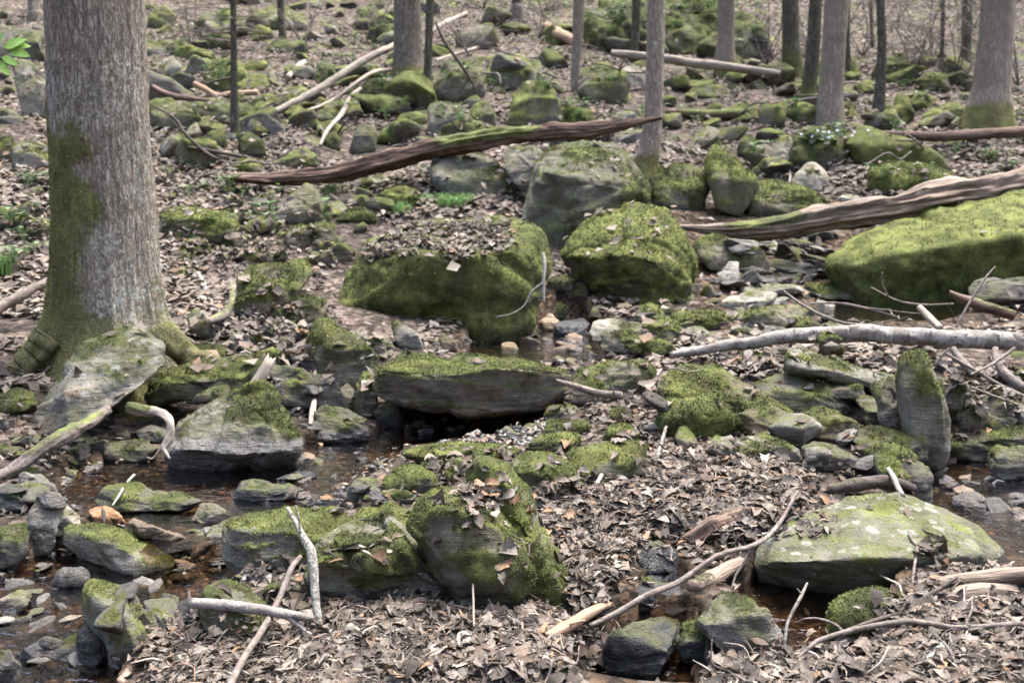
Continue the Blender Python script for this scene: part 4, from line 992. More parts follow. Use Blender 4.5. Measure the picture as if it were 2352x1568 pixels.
ORD = ['nearest', 'second nearest', 'third nearest', 'fourth nearest', 'fifth nearest', 'sixth nearest', 'seventh nearest', 'eighth nearest', 'ninth nearest', 'tenth nearest', 'eleventh nearest', 'twelfth nearest', 'thirteenth nearest', 'fourteenth nearest', 'fifteenth nearest', 'sixteenth nearest', 'seventeenth nearest', 'eighteenth nearest', 'nineteenth nearest', 'twentieth nearest']
ORD += [f'{t}-{u} nearest' for t in ('twenty', 'thirty', 'forty') for u in ('first', 'second', 'third', 'fourth', 'fifth', 'sixth', 'seventh', 'eighth', 'ninth')]
def rel_key(px, py):
    k = min(range(len(ANCHORS)), key=lambda i: math.hypot(px - ANCHORS[i][0], (py - ANCHORS[i][1]) * 1.3))
    ax, ay, an = ANCHORS[k]
    dx, dy = px - ax, py - ay
    side = ('right of' if dx > 0 else 'left of') if abs(dx) > abs(dy) else ('below' if dy > 0 else 'above')
    return side, an, math.hypot(dx, dy)
def name_all(items):
    """items: (object, px, py, look); writes a label that singles each one out by its neighbour and its order"""
    by = {}
    for o, px, py, look in items:
        side, an, d = rel_key(px, py)
        by.setdefault((look, side, an), []).append((d, o))
    for (look, side, an), lst in by.items():
        lst.sort(key=lambda t: t[0])
        for i, (d, o) in enumerate(lst):
            o['label'] = (ORD[min(i, len(ORD) - 1)] + ' ' if len(lst) > 1 else '') + f'{look} {side} {an}'

def stone_mesh(seed, flat, moss, wet, sharp, lev=3):
    r = np.random.default_rng(seed)
    P = r.normal(size=(14, 3))
    P /= np.linalg.norm(P, axis=1, keepdims=True)
    P *= r.uniform(.75, 1.1, (14, 1)) * np.array([1.0, .75, flat])
    v, f, m = rock_shape(P, lev, sharp, 0.9, moss, wet, 0.1, .8, .3, 0.0)
    return mesh_np('stone', v, f, True, {'mask': m}, [MAT_ROCK]), v, f
KINDS = {'grey': [stone_mesh(10 + i, .5, .04, .0, 22) for i in range(6)], 'slate': [stone_mesh(30 + i, .28, .0, .0, 26) for i in range(6)],
         'mossy': [stone_mesh(50 + i, .62, .72, .0, 14) for i in range(8)], 'wet': [stone_mesh(70 + i, .5, .0, .8, 16) for i in range(5)], 'halfmoss': [stone_mesh(90 + i, .55, .34, .0, 22) for i in range(8)]}
ZONES = [  # polygon, count, size range (m), [(kind, tint, look)], group
    ([(0, 1290), (180, 1330), (420, 1380), (420, 1440), (200, 1480), (200, 1568), (0, 1568)], 70, (.04, .13), [('wet', 'k', 'small black wet stone'), ('grey', 'd', 'small dark angular stone'), ('slate', 'd', 'small flat dark slate'), ('slate', 'c', 'small flat grey slate')], 'small stones in the lower creek'),
    ([(150, 1190), (520, 1190), (700, 1290), (480, 1380), (380, 1360), (60, 1330)], 88, (.035, .085), [('wet', 'd', 'small dark wet stone'), ('slate', 'd', 'small grey slate'), ('wet', 'b', 'small brown stone'), ('grey', 'd', 'small dark grey stone'), ('slate', 'c', 'small pale slate')], 'small stones in the lower creek'),
    ([(690, 1060), (900, 1060), (860, 1180), (560, 1210), (520, 1180)], 54, (.035, .08), [('wet', 'd', 'small dark stone'), ('grey', 'g', 'small grey stone'), ('wet', 'b', 'small brown stone')], 'small stones at the left pool'),
    ([(930, 965), (1290, 960), (1230, 1020), (950, 1030)], 71, (.04, .10), [('grey', 'd', 'dark angular cobble'), ('slate', 'c', 'blue-grey slate chip'), ('wet', 'k', 'black wet cobble')], 'cobbles under the long slab'),
    ([(1050, 770), (1400, 770), (1420, 840), (1080, 840)], 54, (.05, .12), [('wet', 'b', 'brown wet cobble'), ('slate', 'd', 'dark slate'), ('grey', 'b', 'tan cobble')], 'cobbles in the brown pool'),
    ([(1610, 640), (1700, 540), (1900, 545), (1900, 640), (1700, 670)], 126, (.10, .26), [('slate', 'd', 'dark slate slab'), ('slate', 'c', 'grey slate slab'), ('grey', 'd', 'dark angular rock')], 'slates in the dry creek bed'),
    ([(1400, 690), (1900, 660), (1900, 780), (1600, 800), (1450, 720)], 92, (.06, .16), [('slate', 'd', 'dark slate slab'), ('grey', 'c', 'grey cobble'), ('halfmoss', 'g', 'mossy cobble')], 'cobbles behind the white log'),
    ([(490, 740), (730, 740), (900, 860), (860, 960), (720, 930), (600, 830)], 109, (.05, .13), [('grey', 'c', 'grey cobble'), ('slate', 'd', 'dark slate chip'), ('halfmoss', 'g', 'mossy cobble')], 'cobbles between the trunk and the centre slab'),
    ([(760, 770), (1060, 790), (1000, 830), (850, 830)], 37, (.05, .11), [('grey', 'g', 'grey cobble'), ('slate', 'c', 'pale slate chip')], 'cobbles at the leafy boulder foot'),
    ([(340, 0), (980, 0), (980, 330), (700, 330), (360, 400)], 130, (.14, .5), [('halfmoss', 'c', 'grey rock on the slope'), ('mossy', 'g', 'mossy rock on the slope'), ('halfmoss', 'g', 'half mossy grey rock on the slope'), ('mossy', 'd', 'dark mossy rock on the slope')], G_HILL),
    ([(340, 0), (980, 0), (980, 300), (640, 330), (360, 330)], 26, (.35, .75), [('mossy', 'g', 'large mossy boulder on the slope'), ('halfmoss', 'c', 'large half mossy boulder on the slope')], G_HILL),
    ([(1000, 30), (1480, 90), (1480, 210), (1000, 200)], 10, (.35, .7), [('mossy', 'g', 'large mossy boulder on the slope')], G_HILL),
    ([(1500, 150), (2352, 120), (2352, 260), (1560, 260)], 16, (.32, .6), [('mossy', 'g', 'large mossy boulder on the slope'), ('halfmoss', 'c', 'large half mossy boulder on the slope')], G_HILL),
    ([(980, 120), (1500, 120), (1500, 330), (980, 340)], 54, (.15, .45), [('mossy', 'g', 'mossy rock on the slope'), ('halfmoss', 'c', 'half mossy grey rock on the slope')], G_HILL),
    ([(1500, 160), (2352, 120), (2352, 320), (1980, 300), (1780, 420), (1520, 330)], 90, (.14, .48), [('mossy', 'g', 'mossy rock on the slope'), ('halfmoss', 'g', 'half mossy grey rock on the slope'), ('mossy', 'd', 'dark mossy rock on the slope')], G_HILL),
    ([(0, 20), (95, 20), (105, 600), (0, 640)], 29, (.10, .28), [('mossy', 'g', 'mossy rock on the slope'), ('halfmoss', 'c', 'half mossy grey rock on the slope')], G_HILL),
    ([(380, 400), (820, 430), (900, 520), (760, 620), (520, 600), (390, 640)], 71, (.08, .24), [('mossy', 'g', 'small mossy rock in the leaves'), ('halfmoss', 'g', 'half mossy stone in the leaves')], G_HILL),
    ([(2180, 850), (2352, 820), (2352, 980), (2190, 990)], 21, (.06, .14), [('halfmoss', 'd', 'dark half mossy stone'), ('grey', 'd', 'dark stone')], 'stones at the right bank'),
    ([(0, 1000), (240, 1010), (230, 1100), (0, 1090)], 29, (.05, .11), [('grey', 'd', 'dark stone'), ('halfmoss', 'g', 'mossy cobble')], 'cobbles at the left bank'),
    ([(1500, 850), (1800, 830), (2080, 880), (2200, 1000), (2000, 1090), (1780, 1060), (1500, 1010)], 85, (.08, .22), [('halfmoss', 'g', 'half mossy stone'), ('slate', 'g', 'brown-grey slate slab'), ('slate', 'd', 'dark slate slab'), ('slate', 'c', 'grey slate slab'), ('grey', 'c', 'grey stone')], G_PILE),
    ([(0, 1080), (200, 1090), (480, 1170), (430, 1240), (150, 1200), (0, 1230)], 26, (.05, .14), [('grey', 'c', 'grey stone'), ('slate', 'd', 'dark slate slab'), ('wet', 'd', 'dark wet stone')], 'cobbles at the left bank'),
    ([(330, 860), (760, 860), (860, 1000), (720, 1010), (420, 930)], 36, (.06, .16), [('slate', 'd', 'dark slate slab'), ('grey', 'd', 'dark grey stone'), ('halfmoss', 'g', 'half mossy stone')], 'cobbles between the trunk and the centre slab'),
    ([(700, 1100), (1000, 1050), (1240, 1040), (1460, 1110), (1200, 1130), (900, 1170)], 30, (.05, .13), [('mossy', 'g', 'mossy stone'), ('halfmoss', 'c', 'half mossy stone')], 'stones on the island'),
    ([(1300, 1380), (1600, 1500), (1560, 1568), (1250, 1568)], 21, (.05, .11), [('wet', 'k', 'black wet stone')], 'wet stones at the bottom cascade'),
    ([(2130, 1060), (2352, 1080), (2352, 1250), (2180, 1160)], 25, (.05, .10), [('wet', 'b', 'brown sunken stone'), ('wet', 'd', 'dark sunken stone')], 'stones in the right pool'),
]
items = []
XTRA_V, XTRA_F = [], []
for poly, cnt, (s0, s1), kinds, grp in ZONES:
    for px, py in in_polys(poly, cnt):
        hit, nor = see(px, py)
        if hit is None or hit.y > 40: continue
        if nor.z < 0.35 and random.random() < .8: continue
        if hit.z > hlook(hit.x, hit.y) + .05 and random.random() < .93: continue
        kd, tint, look = random.choice(kinds)
        me, v, f = random.choice(KINDS[kd])
        s = random.uniform(s0, s1) * (0.75 + 0.5 * random.random())
        nm = 'rock' if grp == G_HILL else 'slate' if 'slate' in look else 'cobble' if s1 < .15 else 'stone'
        o = add(nm, me, None, None, nm, grp)
        c = TINT[tint]; j = random.uniform(.75, 1.25)
        o.color = (c[0] * j, c[1] * j, c[2] * j, random.uniform(.40, .64))
        o.scale = (s * random.uniform(.8, 1.3), s * random.uniform(.8, 1.2), s * random.uniform(.8, 1.2))
        o.rotation_euler = (random.gauss(0, .3), random.gauss(0, .3), random.uniform(0, 6.28))
        wz = max([hit.z] + [z_ - .30 * s for z_, P in POOLW if hit.y < 11 and poly_sd(np.array([hit.x]), np.array([hit.y]), P)[0] < 0])
        o.location = (hit.x, hit.y + 0.3 * s, (wz if random.random() < .7 else hit.z) + s * 0.12)
        ppx, ppy = topix([hit.x, hit.y, hit.z])
        items.append((o, float(ppx), float(ppy), look))
        M = Matrix.LocRotScale(o.location, o.rotation_euler, o.scale)
        A = np.array(M)
        XTRA_V.append(v @ A[:3, :3].T + A[:3, 3]); XTRA_F.append(f)
name_all(items)
def build_bvh2():
    V, F, k = [tv], [np.vstack([tf[:, [0, 1, 2]], tf[:, [0, 2, 3]]])], len(tv)
    for v, f in [(r[1], r[2]) for r in ROCKS] + list(zip(XTRA_V, XTRA_F)):
        V.append(v); F.append(f + k); k += len(v)
    return BVHTree.FromPolygons(np.vstack(V).tolist(), np.vstack(F).tolist(), all_triangles=True)
BVH = build_bvh2()

# gravel too small to pick apart
def scatter_mesh(name, templates, tpl, pos, rot, scale, extra=None, mat=None, label=None, kind='stuff', cat=None):
    """templates: list of (v,f) with equal counts; joins all copies into one mesh"""
    TV = np.stack([t[0] for t in templates]); TFc = templates[0][1]
    v = np.einsum('nij,nkj->nki', rot, TV[tpl] * scale[:, None, :]) + pos[:, None, :]
    nv = TV.shape[1]
    f = (TFc[None] + (np.arange(len(pos)) * nv)[:, None, None]).reshape(-1, TFc.shape[1])
    at_ = {k: np.repeat(a, nv, axis=0) for k, a in (extra or {}).items()}
    return add(name, mesh_np(name, v.reshape(-1, 3), f, True, at_, [mat]), None, label, cat, None, kind)
def rot_from(nrm, yaw):
    n = nrm / np.linalg.norm(nrm, axis=1, keepdims=True)
    ref = np.stack([np.cos(yaw), np.sin(yaw), np.zeros(len(yaw))], 1)
    x = ref - (ref * n).sum(1, keepdims=True) * n
    x /= np.linalg.norm(x, axis=1, keepdims=True) + 1e-9
    y = np.cross(n, x)
    return np.stack([x, y, n], 2)
gp = []
for poly, cnt in [(POOLS[0][2], 900), (POOLS[1][2], 900), (POOLS[2][2], 350), (POOLS[4][2], 500), (ZONES[3][0], 350), (ZONES[5][0], 400), (ZONES[7][0], 350)]:
    for px, py in in_polys(poly, cnt):
        if -300 < px < 2900 and py < 1640:
            h, n_ = see(px, py)
            if h is not None and h.z < hlook(h.x, h.y) + .03: gp.append(h[:])
gp = np.array(gp)
ng = len(gp)
gt = []
for i in range(6):
    v, f = ICO[2][0][:0], None
    bmg = bmesh.new(); bmesh.ops.create_icosphere(bmg, subdivisions=1, radius=1)
    v = np.array([x.co[:] for x in bmg.verts]); f = np.array([[q.index for q in p.verts] for p in bmg.faces]); bmg.free()
    v = v * (0.75 + 0.5 * fbm(v * 1.2 + i * 9, i, 2))[:, None] * np.array([1, .8, .45])
    gt.append((v, f))
gs = rng.uniform(.010, .030, (ng, 1)) * np.ones((1, 3))
gcol = np.array([(0.05, 0.045, 0.04), (0.11, 0.08, 0.055), (0.03, 0.03, 0.03), (0.16, 0.10, 0.06), (0.12, 0.115, 0.105)])[rng.integers(0, 5, ng)] * rng.uniform(.6, 1.2, (ng, 1))
MAT_GRAVEL = newmat('creek_gravel')[0]
_b = NB(MAT_GRAVEL.node_tree)
_b.link(_b.attr('lcol').outputs['Color'], MAT_GRAVEL.node_tree.nodes['Principled BSDF'].inputs['Base Color'])
MAT_GRAVEL.node_tree.nodes['Principled BSDF'].inputs['Roughness'].default_value = .55
scatter_mesh('gravel', gt, rng.integers(0, 6, ng), gp, rot_from(rng.normal(size=(ng, 3)) * .3 + np.array([0, 0, 1]), rng.uniform(0, 6.28, ng)), gs, {'lcol': gcol}, MAT_GRAVEL, 'loose brown and grey gravel on the creek bed', cat='gravel')

# ---------------------------------------------------------------- tubes: trunks, logs, sticks
def resample(P, R, n):
    P = np.asarray(P, float); R = np.asarray(R, float)
    Q = np.vstack([2 * P[0] - P[1], P, 2 * P[-1] - P[-2]])
    seg = np.linalg.norm(np.diff(P, axis=0), axis=1)
    cum = np.concatenate([[0], np.cumsum(seg)])
    s = np.linspace(0, cum[-1], n)
    k = np.clip(np.searchsorted(cum, s, 'right') - 1, 0, len(P) - 2)
    t = ((s - cum[k]) / seg[k])[:, None]
    p0, p1, p2, p3 = Q[k], Q[k + 1], Q[k + 2], Q[k + 3]
    out = 0.5 * ((2 * p1) + (-p0 + p2) * t + (2 * p0 - 5 * p1 + 4 * p2 - p3) * t ** 2 + (-p0 + 3 * p1 - 3 * p2 + p3) * t ** 3)
    return out, np.interp(s, cum, R), s
def tube(P, R, sides=10, n=24, rough=0.08, nf=3.0, wob=0.0, caps=True, flat=1.0, ridge=0.0, seed=None, ragged=0.0):
    SEED[0] += 1
    sd = seed or SEED[0]
    c, r, s = resample(P, R, n)
    if wob > 0:
        q = np.stack([s * 2.0 / max(s[-1], .2) * 3, np.zeros(n), np.zeros(n)], 1)
        for k in range(3):
            c[:, k] += wob * (fbm(q + 31 * k, sd + k, 3) - .5) * np.minimum(1, np.minimum(s, s[-1] - s) / (0.15 * s[-1] + 1e-6))
    t = np.gradient(c, axis=0); t /= np.linalg.norm(t, axis=1, keepdims=True) + 1e-9
    a = np.cross(t[0], [0, 0, 1.0]);
    if np.linalg.norm(a) < .1: a = np.cross(t[0], [1.0, 0, 0])
    a /= np.linalg.norm(a)
    A = [a]
    for i in range(1, n):
        a = A[-1] - (A[-1] @ t[i]) * t[i]
        A.append(a / np.linalg.norm(a))
    A = np.array(A); B = np.cross(t, A)
    th = np.linspace(0, 2 * math.pi, sides, endpoint=False)
    ct, st_ = np.cos(th), np.sin(th)
    dirs = A[:, None, :] * ct[None, :, None] + B[:, None, :] * st_[None, :, None] * flat
    uvw = np.stack([np.outer(r, ct), np.outer(r, st_), np.repeat(s[:, None], sides, 1)], 2)
    rr = np.repeat(r[:, None], sides, 1) if rough == 0 else r[:, None] * (1 + rough * 2 * (fbm(uvw.reshape(-1, 3) / r.mean() * np.array([1, 1, .35]) * nf * .4 + sd, sd, 4).reshape(n, sides) - .5))
    if ridge > 0:
        rg = fbm(np.stack([np.tile(ct * 3.2, (n, 1)), np.tile(st_ * 3.2, (n, 1)), np.repeat(s[:, None], sides, 1) / r.mean() * .09], 2).reshape(-1, 3) + sd, sd + 4, 4).reshape(n, sides)
        rr *= 1 + ridge * (np.abs(rg - .5) * 4 - .6)
    v = c[:, None, :] + dirs * rr[:, :, None]
    if ragged > 0:
        for e, sg in ((0, -1), (n - 1, 1)):
            v[e] += (t[e] * sg)[None] * (ragged * r[e] * 3 * rng.random(sides))[:, None]
    v = v.reshape(-1, 3)
    i = np.arange(n - 1)[:, None] * sides + np.arange(sides)[None]
    j = np.arange(n - 1)[:, None] * sides + (np.arange(sides)[None] + 1) % sides
    f = np.stack([i, j, j + sides, i + sides], 2).reshape(-1, 4)
    mask = np.zeros((len(v), 3)); U = uvw.reshape(-1, 3)
    if caps:
        k = len(v)
        v = np.vstack([v, c[0] - t[0] * r[0] * .05, c[-1] + t[-1] * r[-1] * .05])
        U = np.vstack([U, [[0, 0, 0], [0, 0, s[-1]]]])
        mask = np.vstack([mask, [[0, 0, 1], [0, 0, 1]]])
        q = np.arange(sides)
        f = np.vstack([f, np.stack([(q + 1) % sides, q, np.full(sides, k), np.full(sides, k)], 1)[:, :4], np.stack([q + (n - 1) * sides, (q + 1) % sides + (n - 1) * sides, np.full(sides, k + 1), np.full(sides, k + 1)], 1)])
    return v, f, U, mask
def tubes_mesh(name, parts, mat):
    """parts: list of tube results joined into one mesh (one connected piece of wood)"""
    V, F, U, M, k = [], [], [], [], 0
    for v, f, u, m in parts:
        V.append(v); F += [list(dict.fromkeys(x)) for x in (f + k).tolist()]; U.append(u); M.append(m); k += len(v)
    me = mesh_np(name, np.vstack(V), F, True, {'mask': np.vstack(M)}, [mat])
    a = me.attributes.new('uvw', 'FLOAT_VECTOR', 'POINT')
    a.data.foreach_set('vector', np.vstack(U).astype(np.float32).ravel())
    return me
def wood(name, label, cat, s, wpx, mat, Y=None, sides=10, rough=.12, moss=None, lich=0.0, side=(), group=None, wob=0.0, lift=0.0, ridge=0.0, flat=1.0, ragged=0.0, n=None, parent=None):
    """a fallen stick or log along picture points; Y list = distances, otherwise it is laid on what it touches"""
    pts = parse(s)
    wp = np.interp(np.linspace(0, 1, len(pts)), np.linspace(0, 1, len(wpx)), wpx)
    if Y is None:
        hy = []
        for p in pts:
            h, _n = see(p[0], p[1])
            hy.append(h.y if h is not None else 20.0)
        hy = np.array(hy)
        seg = np.concatenate([[0], np.cumsum(np.hypot(np.diff([p[0] for p in pts]), np.diff([p[1] for p in pts])))]); u = seg / seg[-1]
        ln = hy[0] + (hy[-1] - hy[0]) * u
        ln = ln + np.clip((hy - ln).min(), -.35, 0)
        Y = ln - wp / 2 * hy / FPX - lift
    Y = np.interp(np.linspace(0, 1, len(pts)), np.linspace(0, 1, len(Y)), Y)
    W = np.array([at(p[0], p[1], y) for p, y in zip(pts, Y)])
    R = wp / 2 * Y / FPX
    length = np.linalg.norm(np.diff(W, axis=0), axis=1).sum()
    nn = n or int(np.clip(length / max(R.mean() * .8, .004), 8, 90))
    parts = [tube(W, R, sides, nn, rough, wob=wob, ridge=ridge, flat=flat, ragged=ragged)]
    v, f, u, m = parts[0]
    if moss:
        up = np.zeros(len(v)); cc = np.repeat(resample(W, R, nn)[0], sides, 0)
        d = v[:nn * sides] - cc
        up[:nn * sides] = d[:, 2] / (np.linalg.norm(d, axis=1) + 1e-9)
        fr = np.repeat(np.linspace(0, 1, nn), sides)
        a0, a1, amt = moss
        mm = sstep(a0 - .06, a0 + .06, fr) * (1 - sstep(a1 - .06, a1 + .06, fr)) * amt * (0.55 + .45 * up[:nn * sides])
        m[:nn * sides, 0] = np.clip(mm, 0, 1)
    m[:, 1] = np.maximum(m[:, 1], lich)
    for sb in side:                                    # side twigs: 'x,y x,y', width, bend of distance
        sp = parse(sb[0])
        k = int(np.argmin([math.hypot(sp[0][0] - p[0], sp[0][1] - p[1]) for p in pts]))
        t0 = Y[k]
        SW = np.array([at(q[0], q[1], t0 + sb[2] * i / max(1, len(sp) - 1)) for i, q in enumerate(sp)])
        SR = np.linspace(1, .55, len(sp)) * sb[1] / 2 * t0 / FPX
        parts.append(tube(SW, SR, 6, max(6, len(sp) * 4), .1, wob=.01))
    o = add(name, tubes_mesh(name, parts[:1], WOOD[mat]), parent, label, cat, group)
    for q in parts[1:]: add('side_twig', tubes_mesh('side_twig', [q], WOOD[mat]), o)
    return o

# ---------------------------------------------------------------- trees
def limbs(base, top_r, h0, h1, seed, count=16, spread=1.0):
    r = np.random.default_rng(seed)
    parts = []
    for i in range(count):
        t = r.uniform(0, 1)
        z = h0 + (h1 - h0) * t
        a = r.uniform(0, 6.28)
        L = spread * r.uniform(.8, 2.0) * (1.2 - .6 * t)
        p0 = base(z)
        d = np.array([math.cos(a), math.sin(a), r.uniform(.25, .9)])
        p1 = p0 + d * L * .5; p2 = p1 + (d + np.array([0, 0, .35])) * L * .5
        parts.append(tube([p0, p1, p2], [top_r * .35, top_r * .2, top_r * .05], 5, 8, .05, wob=.1))
        for k in range(3):
            q0 = p0 + (p2 - p0) * r.uniform(.4, .9)
            q1 = q0 + (d + r.normal(size=3) * .5) * L * .3
            parts.append(tube([q0, (q0 + q1) / 2 + r.normal(size=3) * .04, q1], [top_r * .1, top_r * .07, top_r * .02], 4, 5, .05))
    return parts
def tree(name, label, pts, wpx, mat, Y=None, base=None, moss=(0, 0, 0), sides=22, n=70, group='trees on the far slope', top=8.0, flare=.35, seed=1, crown=True, lich=0.0, cat='tree', ridge=.05):
    """pts: picture points from the top edge down to the foot"""
    P = parse(pts)
    if Y is None: Y = ground_at(*(base or P[-1]))[1]
    W = [at(p[0], p[1], Y) for p in P]
    wp = np.interp(np.linspace(0, 1, len(P)), np.linspace(0, 1, len(wpx)), wpx)
    R = [w / 2 * Y / FPX for w in wp]
    W, R = W[::-1], R[::-1]                              # foot first
    foot = W[0] - np.array([0, 0, .25])
    up = (W[-1] - W[-2]) / np.linalg.norm(W[-1] - W[-2])
    ext = [W[-1] + up * (top * .45), W[-1] + up * top + np.array([.2, .1, 0])]
    v, f, u, m = tube([foot] + W + ext, [R[0] * (1 + flare)] + [R[0] * (1 + flare * .35)] + R[1:] + [R[-1] * .75, R[-1] * .3], sides, n, .05, ridge=ridge, seed=seed + 400)
    zb = W[0][2]
    ang = fbm(v * 2.2, seed, 3)
    hh = v[:, 2] - zb
    m[:, 0] = np.clip(moss[0] * (1 - sstep(moss[1] * .3, moss[1] * 1.4 + .01, hh)) + moss[2] * (ang > .5) * .6, 0, 1) * (m[:, 2] < .5)
    m[:, 1] = np.maximum(m[:, 1], lich)
    root = add(name, None, None, label, cat, group)
    root.location = W[0]
    me = tubes_mesh('trunk', [(v - W[0], f, u, m)], mat)
    add('trunk', me, root)
    if crown:
        top_p = W[-1] - W[0]
        parts = limbs(lambda z: top_p + up * z, R[-1], top * .15, top * .95, seed, 14)
        add('crown', tubes_mesh('crown', parts, mat), root)
    return root

# the big trunk at the left
def big_tree():
    Yc = 7.30
    rows = [(-10, 217, 100), (180, 224, 101), (350, 232, 104), (500, 239, 108), (620, 244, 113), (720, 247, 121), (800, 248, 142), (880, 246, 158)]
    W = [at(c, r, Yc) for r, c, h in rows][::-1]
    R = [h * Yc / FPX for r, c, h in rows][::-1]
    foot = W[0].copy()
    up = (W[-1] - W[-3]) / np.linalg.norm(W[-1] - W[-3])
    path = [foot - np.array([0, 0, .45])] + W + [W[-1] + up * 3.5, W[-1] + up * 9]
    rad = [R[0] * 1.05] + R + [R[-1] * .8, R[-1] * .35]
    sides, n = 200, 330
    c, r, s = resample(path, rad, n)
    th = np.linspace(0, 2 * math.pi, sides, endpoint=False)
    TH, S = np.meshgrid(th, s)
    hgt = (c[:, 2] - foot[2])[:, None]
    lob = np.zeros_like(TH)
    for a0, amp, wd in ((math.pi * 1.02, .75, .40), (0.02, .50, .38), (-.9, .42, .35), (-1.75, .20, .4), (1.4, .5, .6), (2.3, .4, .5)):
        dd = np.angle(np.exp(1j * (TH - a0)))
        lob = np.maximum(lob, amp * np.exp(-(dd / wd) ** 2))
    fl = np.exp(-np.clip(hgt + .12, 0, 9) / .26) * lob
    q = np.stack([np.cos(TH) * 9, np.sin(TH) * 9, S * 1.6], 2).reshape(-1, 3)
    r1 = fbm(q + 3 * (fbm(q * .4, 5, 2) - .5)[:, None], 21, 3).reshape(n, sides)
    q2 = np.stack([np.cos(TH) * 24, np.sin(TH) * 24, S * 5.5], 2).reshape(-1, 3)
    r2 = fbm(q2, 22, 3).reshape(n, sides)
    bump = (np.abs(r1 - .5) * 2) * .030 + np.abs(r2 - .5) * .030
    bump *= np.clip(.35 + hgt * .9, .35, 1)
    rr = r[:, None] * (1 + .04 * (fbm(np.stack([np.cos(TH) * 1.5, np.sin(TH) * 1.5, S * .7], 2).reshape(-1, 3), 8, 3).reshape(n, sides) - .5)) + fl + bump
    v = c[:, None, :] + np.stack([np.cos(TH), np.sin(TH), np.zeros_like(TH)], 2) * rr[:, :, None]
    v = v.reshape(-1, 3)
    i = np.arange(n - 1)[:, None] * sides + np.arange(sides)[None]
    j = np.arange(n - 1)[:, None] * sides + (np.arange(sides)[None] + 1) % sides
    f = np.stack([i, j, j + sides, i + sides], 2).reshape(-1, 4)
    ppx, ppy = topix(v)
    # moss climbs the left-front of the trunk and sheets the whole foot
    nz = 1.7 * (fbm(v * 4.0, 31, 5, .6) - .5)
    h = v[:, 2] - foot[2]
    ta = np.angle(np.exp(1j * TH.ravel()))
    ta = np.where(ta < 1.0, ta, ta - 2 * math.pi)
    lim = np.interp(h, [0, .8, 1.06, 1.45, 1.75, 2.1], [-.5, -.55, -.7, -1.15, -1.5, -1.65])
    mo = sstep(-.6, .55, lim + nz * 1.2 - ta) * sstep(-.3, .3, ta + 3.7) * (1 - sstep(1.85, 2.35, h + nz * .6)) * .82
    mo = np.maximum(mo, (1 - sstep(.25, .75, h + nz * 1.2)) * .62)
    bare = np.exp(-((np.angle(np.exp(1j * (TH.ravel() + 1.1))) / .55) ** 2)) * np.exp(-((h - .85) / .3) ** 2)
    m = np.stack([np.clip(mo * (1 - .9 * bare), 0, 1), .15 + .55 * bare + .5 * sstep(.48, .62, fbm(v * 1.7, 77, 3)), np.zeros(len(v))], 1)
    root = add('tree', None, None, 'massive grey barked tree trunk with moss on its left side, left of the creek', 'tree')
    root.location = foot
    me = mesh_np('trunk', v - foot, f, True, {'mask': m}, [BARK_BIG])
    add('trunk', me, root)
    for path, w in (('125,780 70,845 10,895 -60,935', (100, 80, 62, 44)), ('370,760 440,815 520,850 600,895', (80, 56, 40, 16)), ('150,840 115,890 95,940 80,985', (110, 95, 70, 40))):
        pp = parse(path)
        Ys = np.linspace(7.0, 6.75, len(pp))
        Wp = [at(p[0], p[1], y) - foot for p, y in zip(pp, Ys)]
        vv, ff, uu, mm = tube(Wp, [x / 2 * 6.9 / FPX for x in w], 24, 44, .38, wob=.06, ridge=.22)
        mm[:, 0] = .72
        add('root', tubes_mesh('root', [(vv, ff, uu, mm)], BARK_BIG), root)
    tp = W[-1] - foot
    add('crown', tubes_mesh('crown', limbs(lambda z: tp + up * z, .3, 3.0, 8.5, 5, 18, 1.6), BARK_BIG), root)
    sel = (mo > .5)
    return root, v, f, m
BIG = big_tree()

tree('tree', 'leaning grey tree with a mossy swollen foot behind the tip of the red-brown log', '1507,0 1504,150 1500,270 1492,340 1478,385 1470,412', (40, 40, 42, 50, 66, 74), BARK_PALE, Y=12.9, moss=(.95, .35, .25), lich=.5, seed=3)
tree('tree', 'brown trunk with a mossy foot at the top, left of centre', '935,0 936,100 938,150 940,186', (60, 64, 70, 84), BARK_RED, base=(940, 196), moss=(.8, .35, 0), seed=4)
tree('tree', 'slender pale trunk standing left of the mossy cliff rock', '1330,0 1327,80 1322,150 1324,212', (26, 24, 20, 22), BARK_PALE, moss=(.3, .3, .1), seed=5)
tree('tree', 'straight pale smooth trunk in front of the mossy cliff', '1668,0 1667,90 1665,165', (38, 38, 46), BARK_PALE, base=(1665, 172), moss=(.8, .3, 0), seed=6)
tree('tree', 'thin dark trunk just left of the leaning grey tree', '1462,0 1460,70 1457,135', (20, 18, 20), BARK_DARK, seed=7)
tree('tree', 'dark mossy trunk, left one of the pair behind the pale trunk', '1815,0 1816,90 1822,182', (36, 38, 46), BARK_DARK, moss=(.7, .8, .5), seed=8)
tree('tree', 'dark leaning trunk touching the left of the pale trunk', '1874,0 1868,110 1858,200 1852,232', (28, 30, 34, 44), BARK_DARK, moss=(.7, .5, .3), seed=9)
tree('tree', 'pale trunk rising above the long bright moss boulder', '1922,0 1914,120 1908,220 1904,285', (52, 52, 56, 64), BARK_PALE, moss=(.35, .7, .15), seed=10)
tree('tree', 'thin dark bent trunk right of the pale trunk', '2022,0 2026,100 2022,200 2012,296', (18, 20, 24, 30), BARK_DARK, moss=(.35, .4, .1), seed=11)
tree('tree', 'wide trunk with a flared mossy foot near the right edge', '2294,0 2286,110 2276,210 2268,292', (72, 74, 84, 112), BARK_PALE, moss=(.95, .45, .1), seed=12, sides=40, n=110)
tree('tree', 'dim brown trunk in the far background beside the wide right trunk', '2222,0 2220,70 2217,150', (22, 22, 24), BARK_DARK, moss=(.3, .8, .2), seed=13)
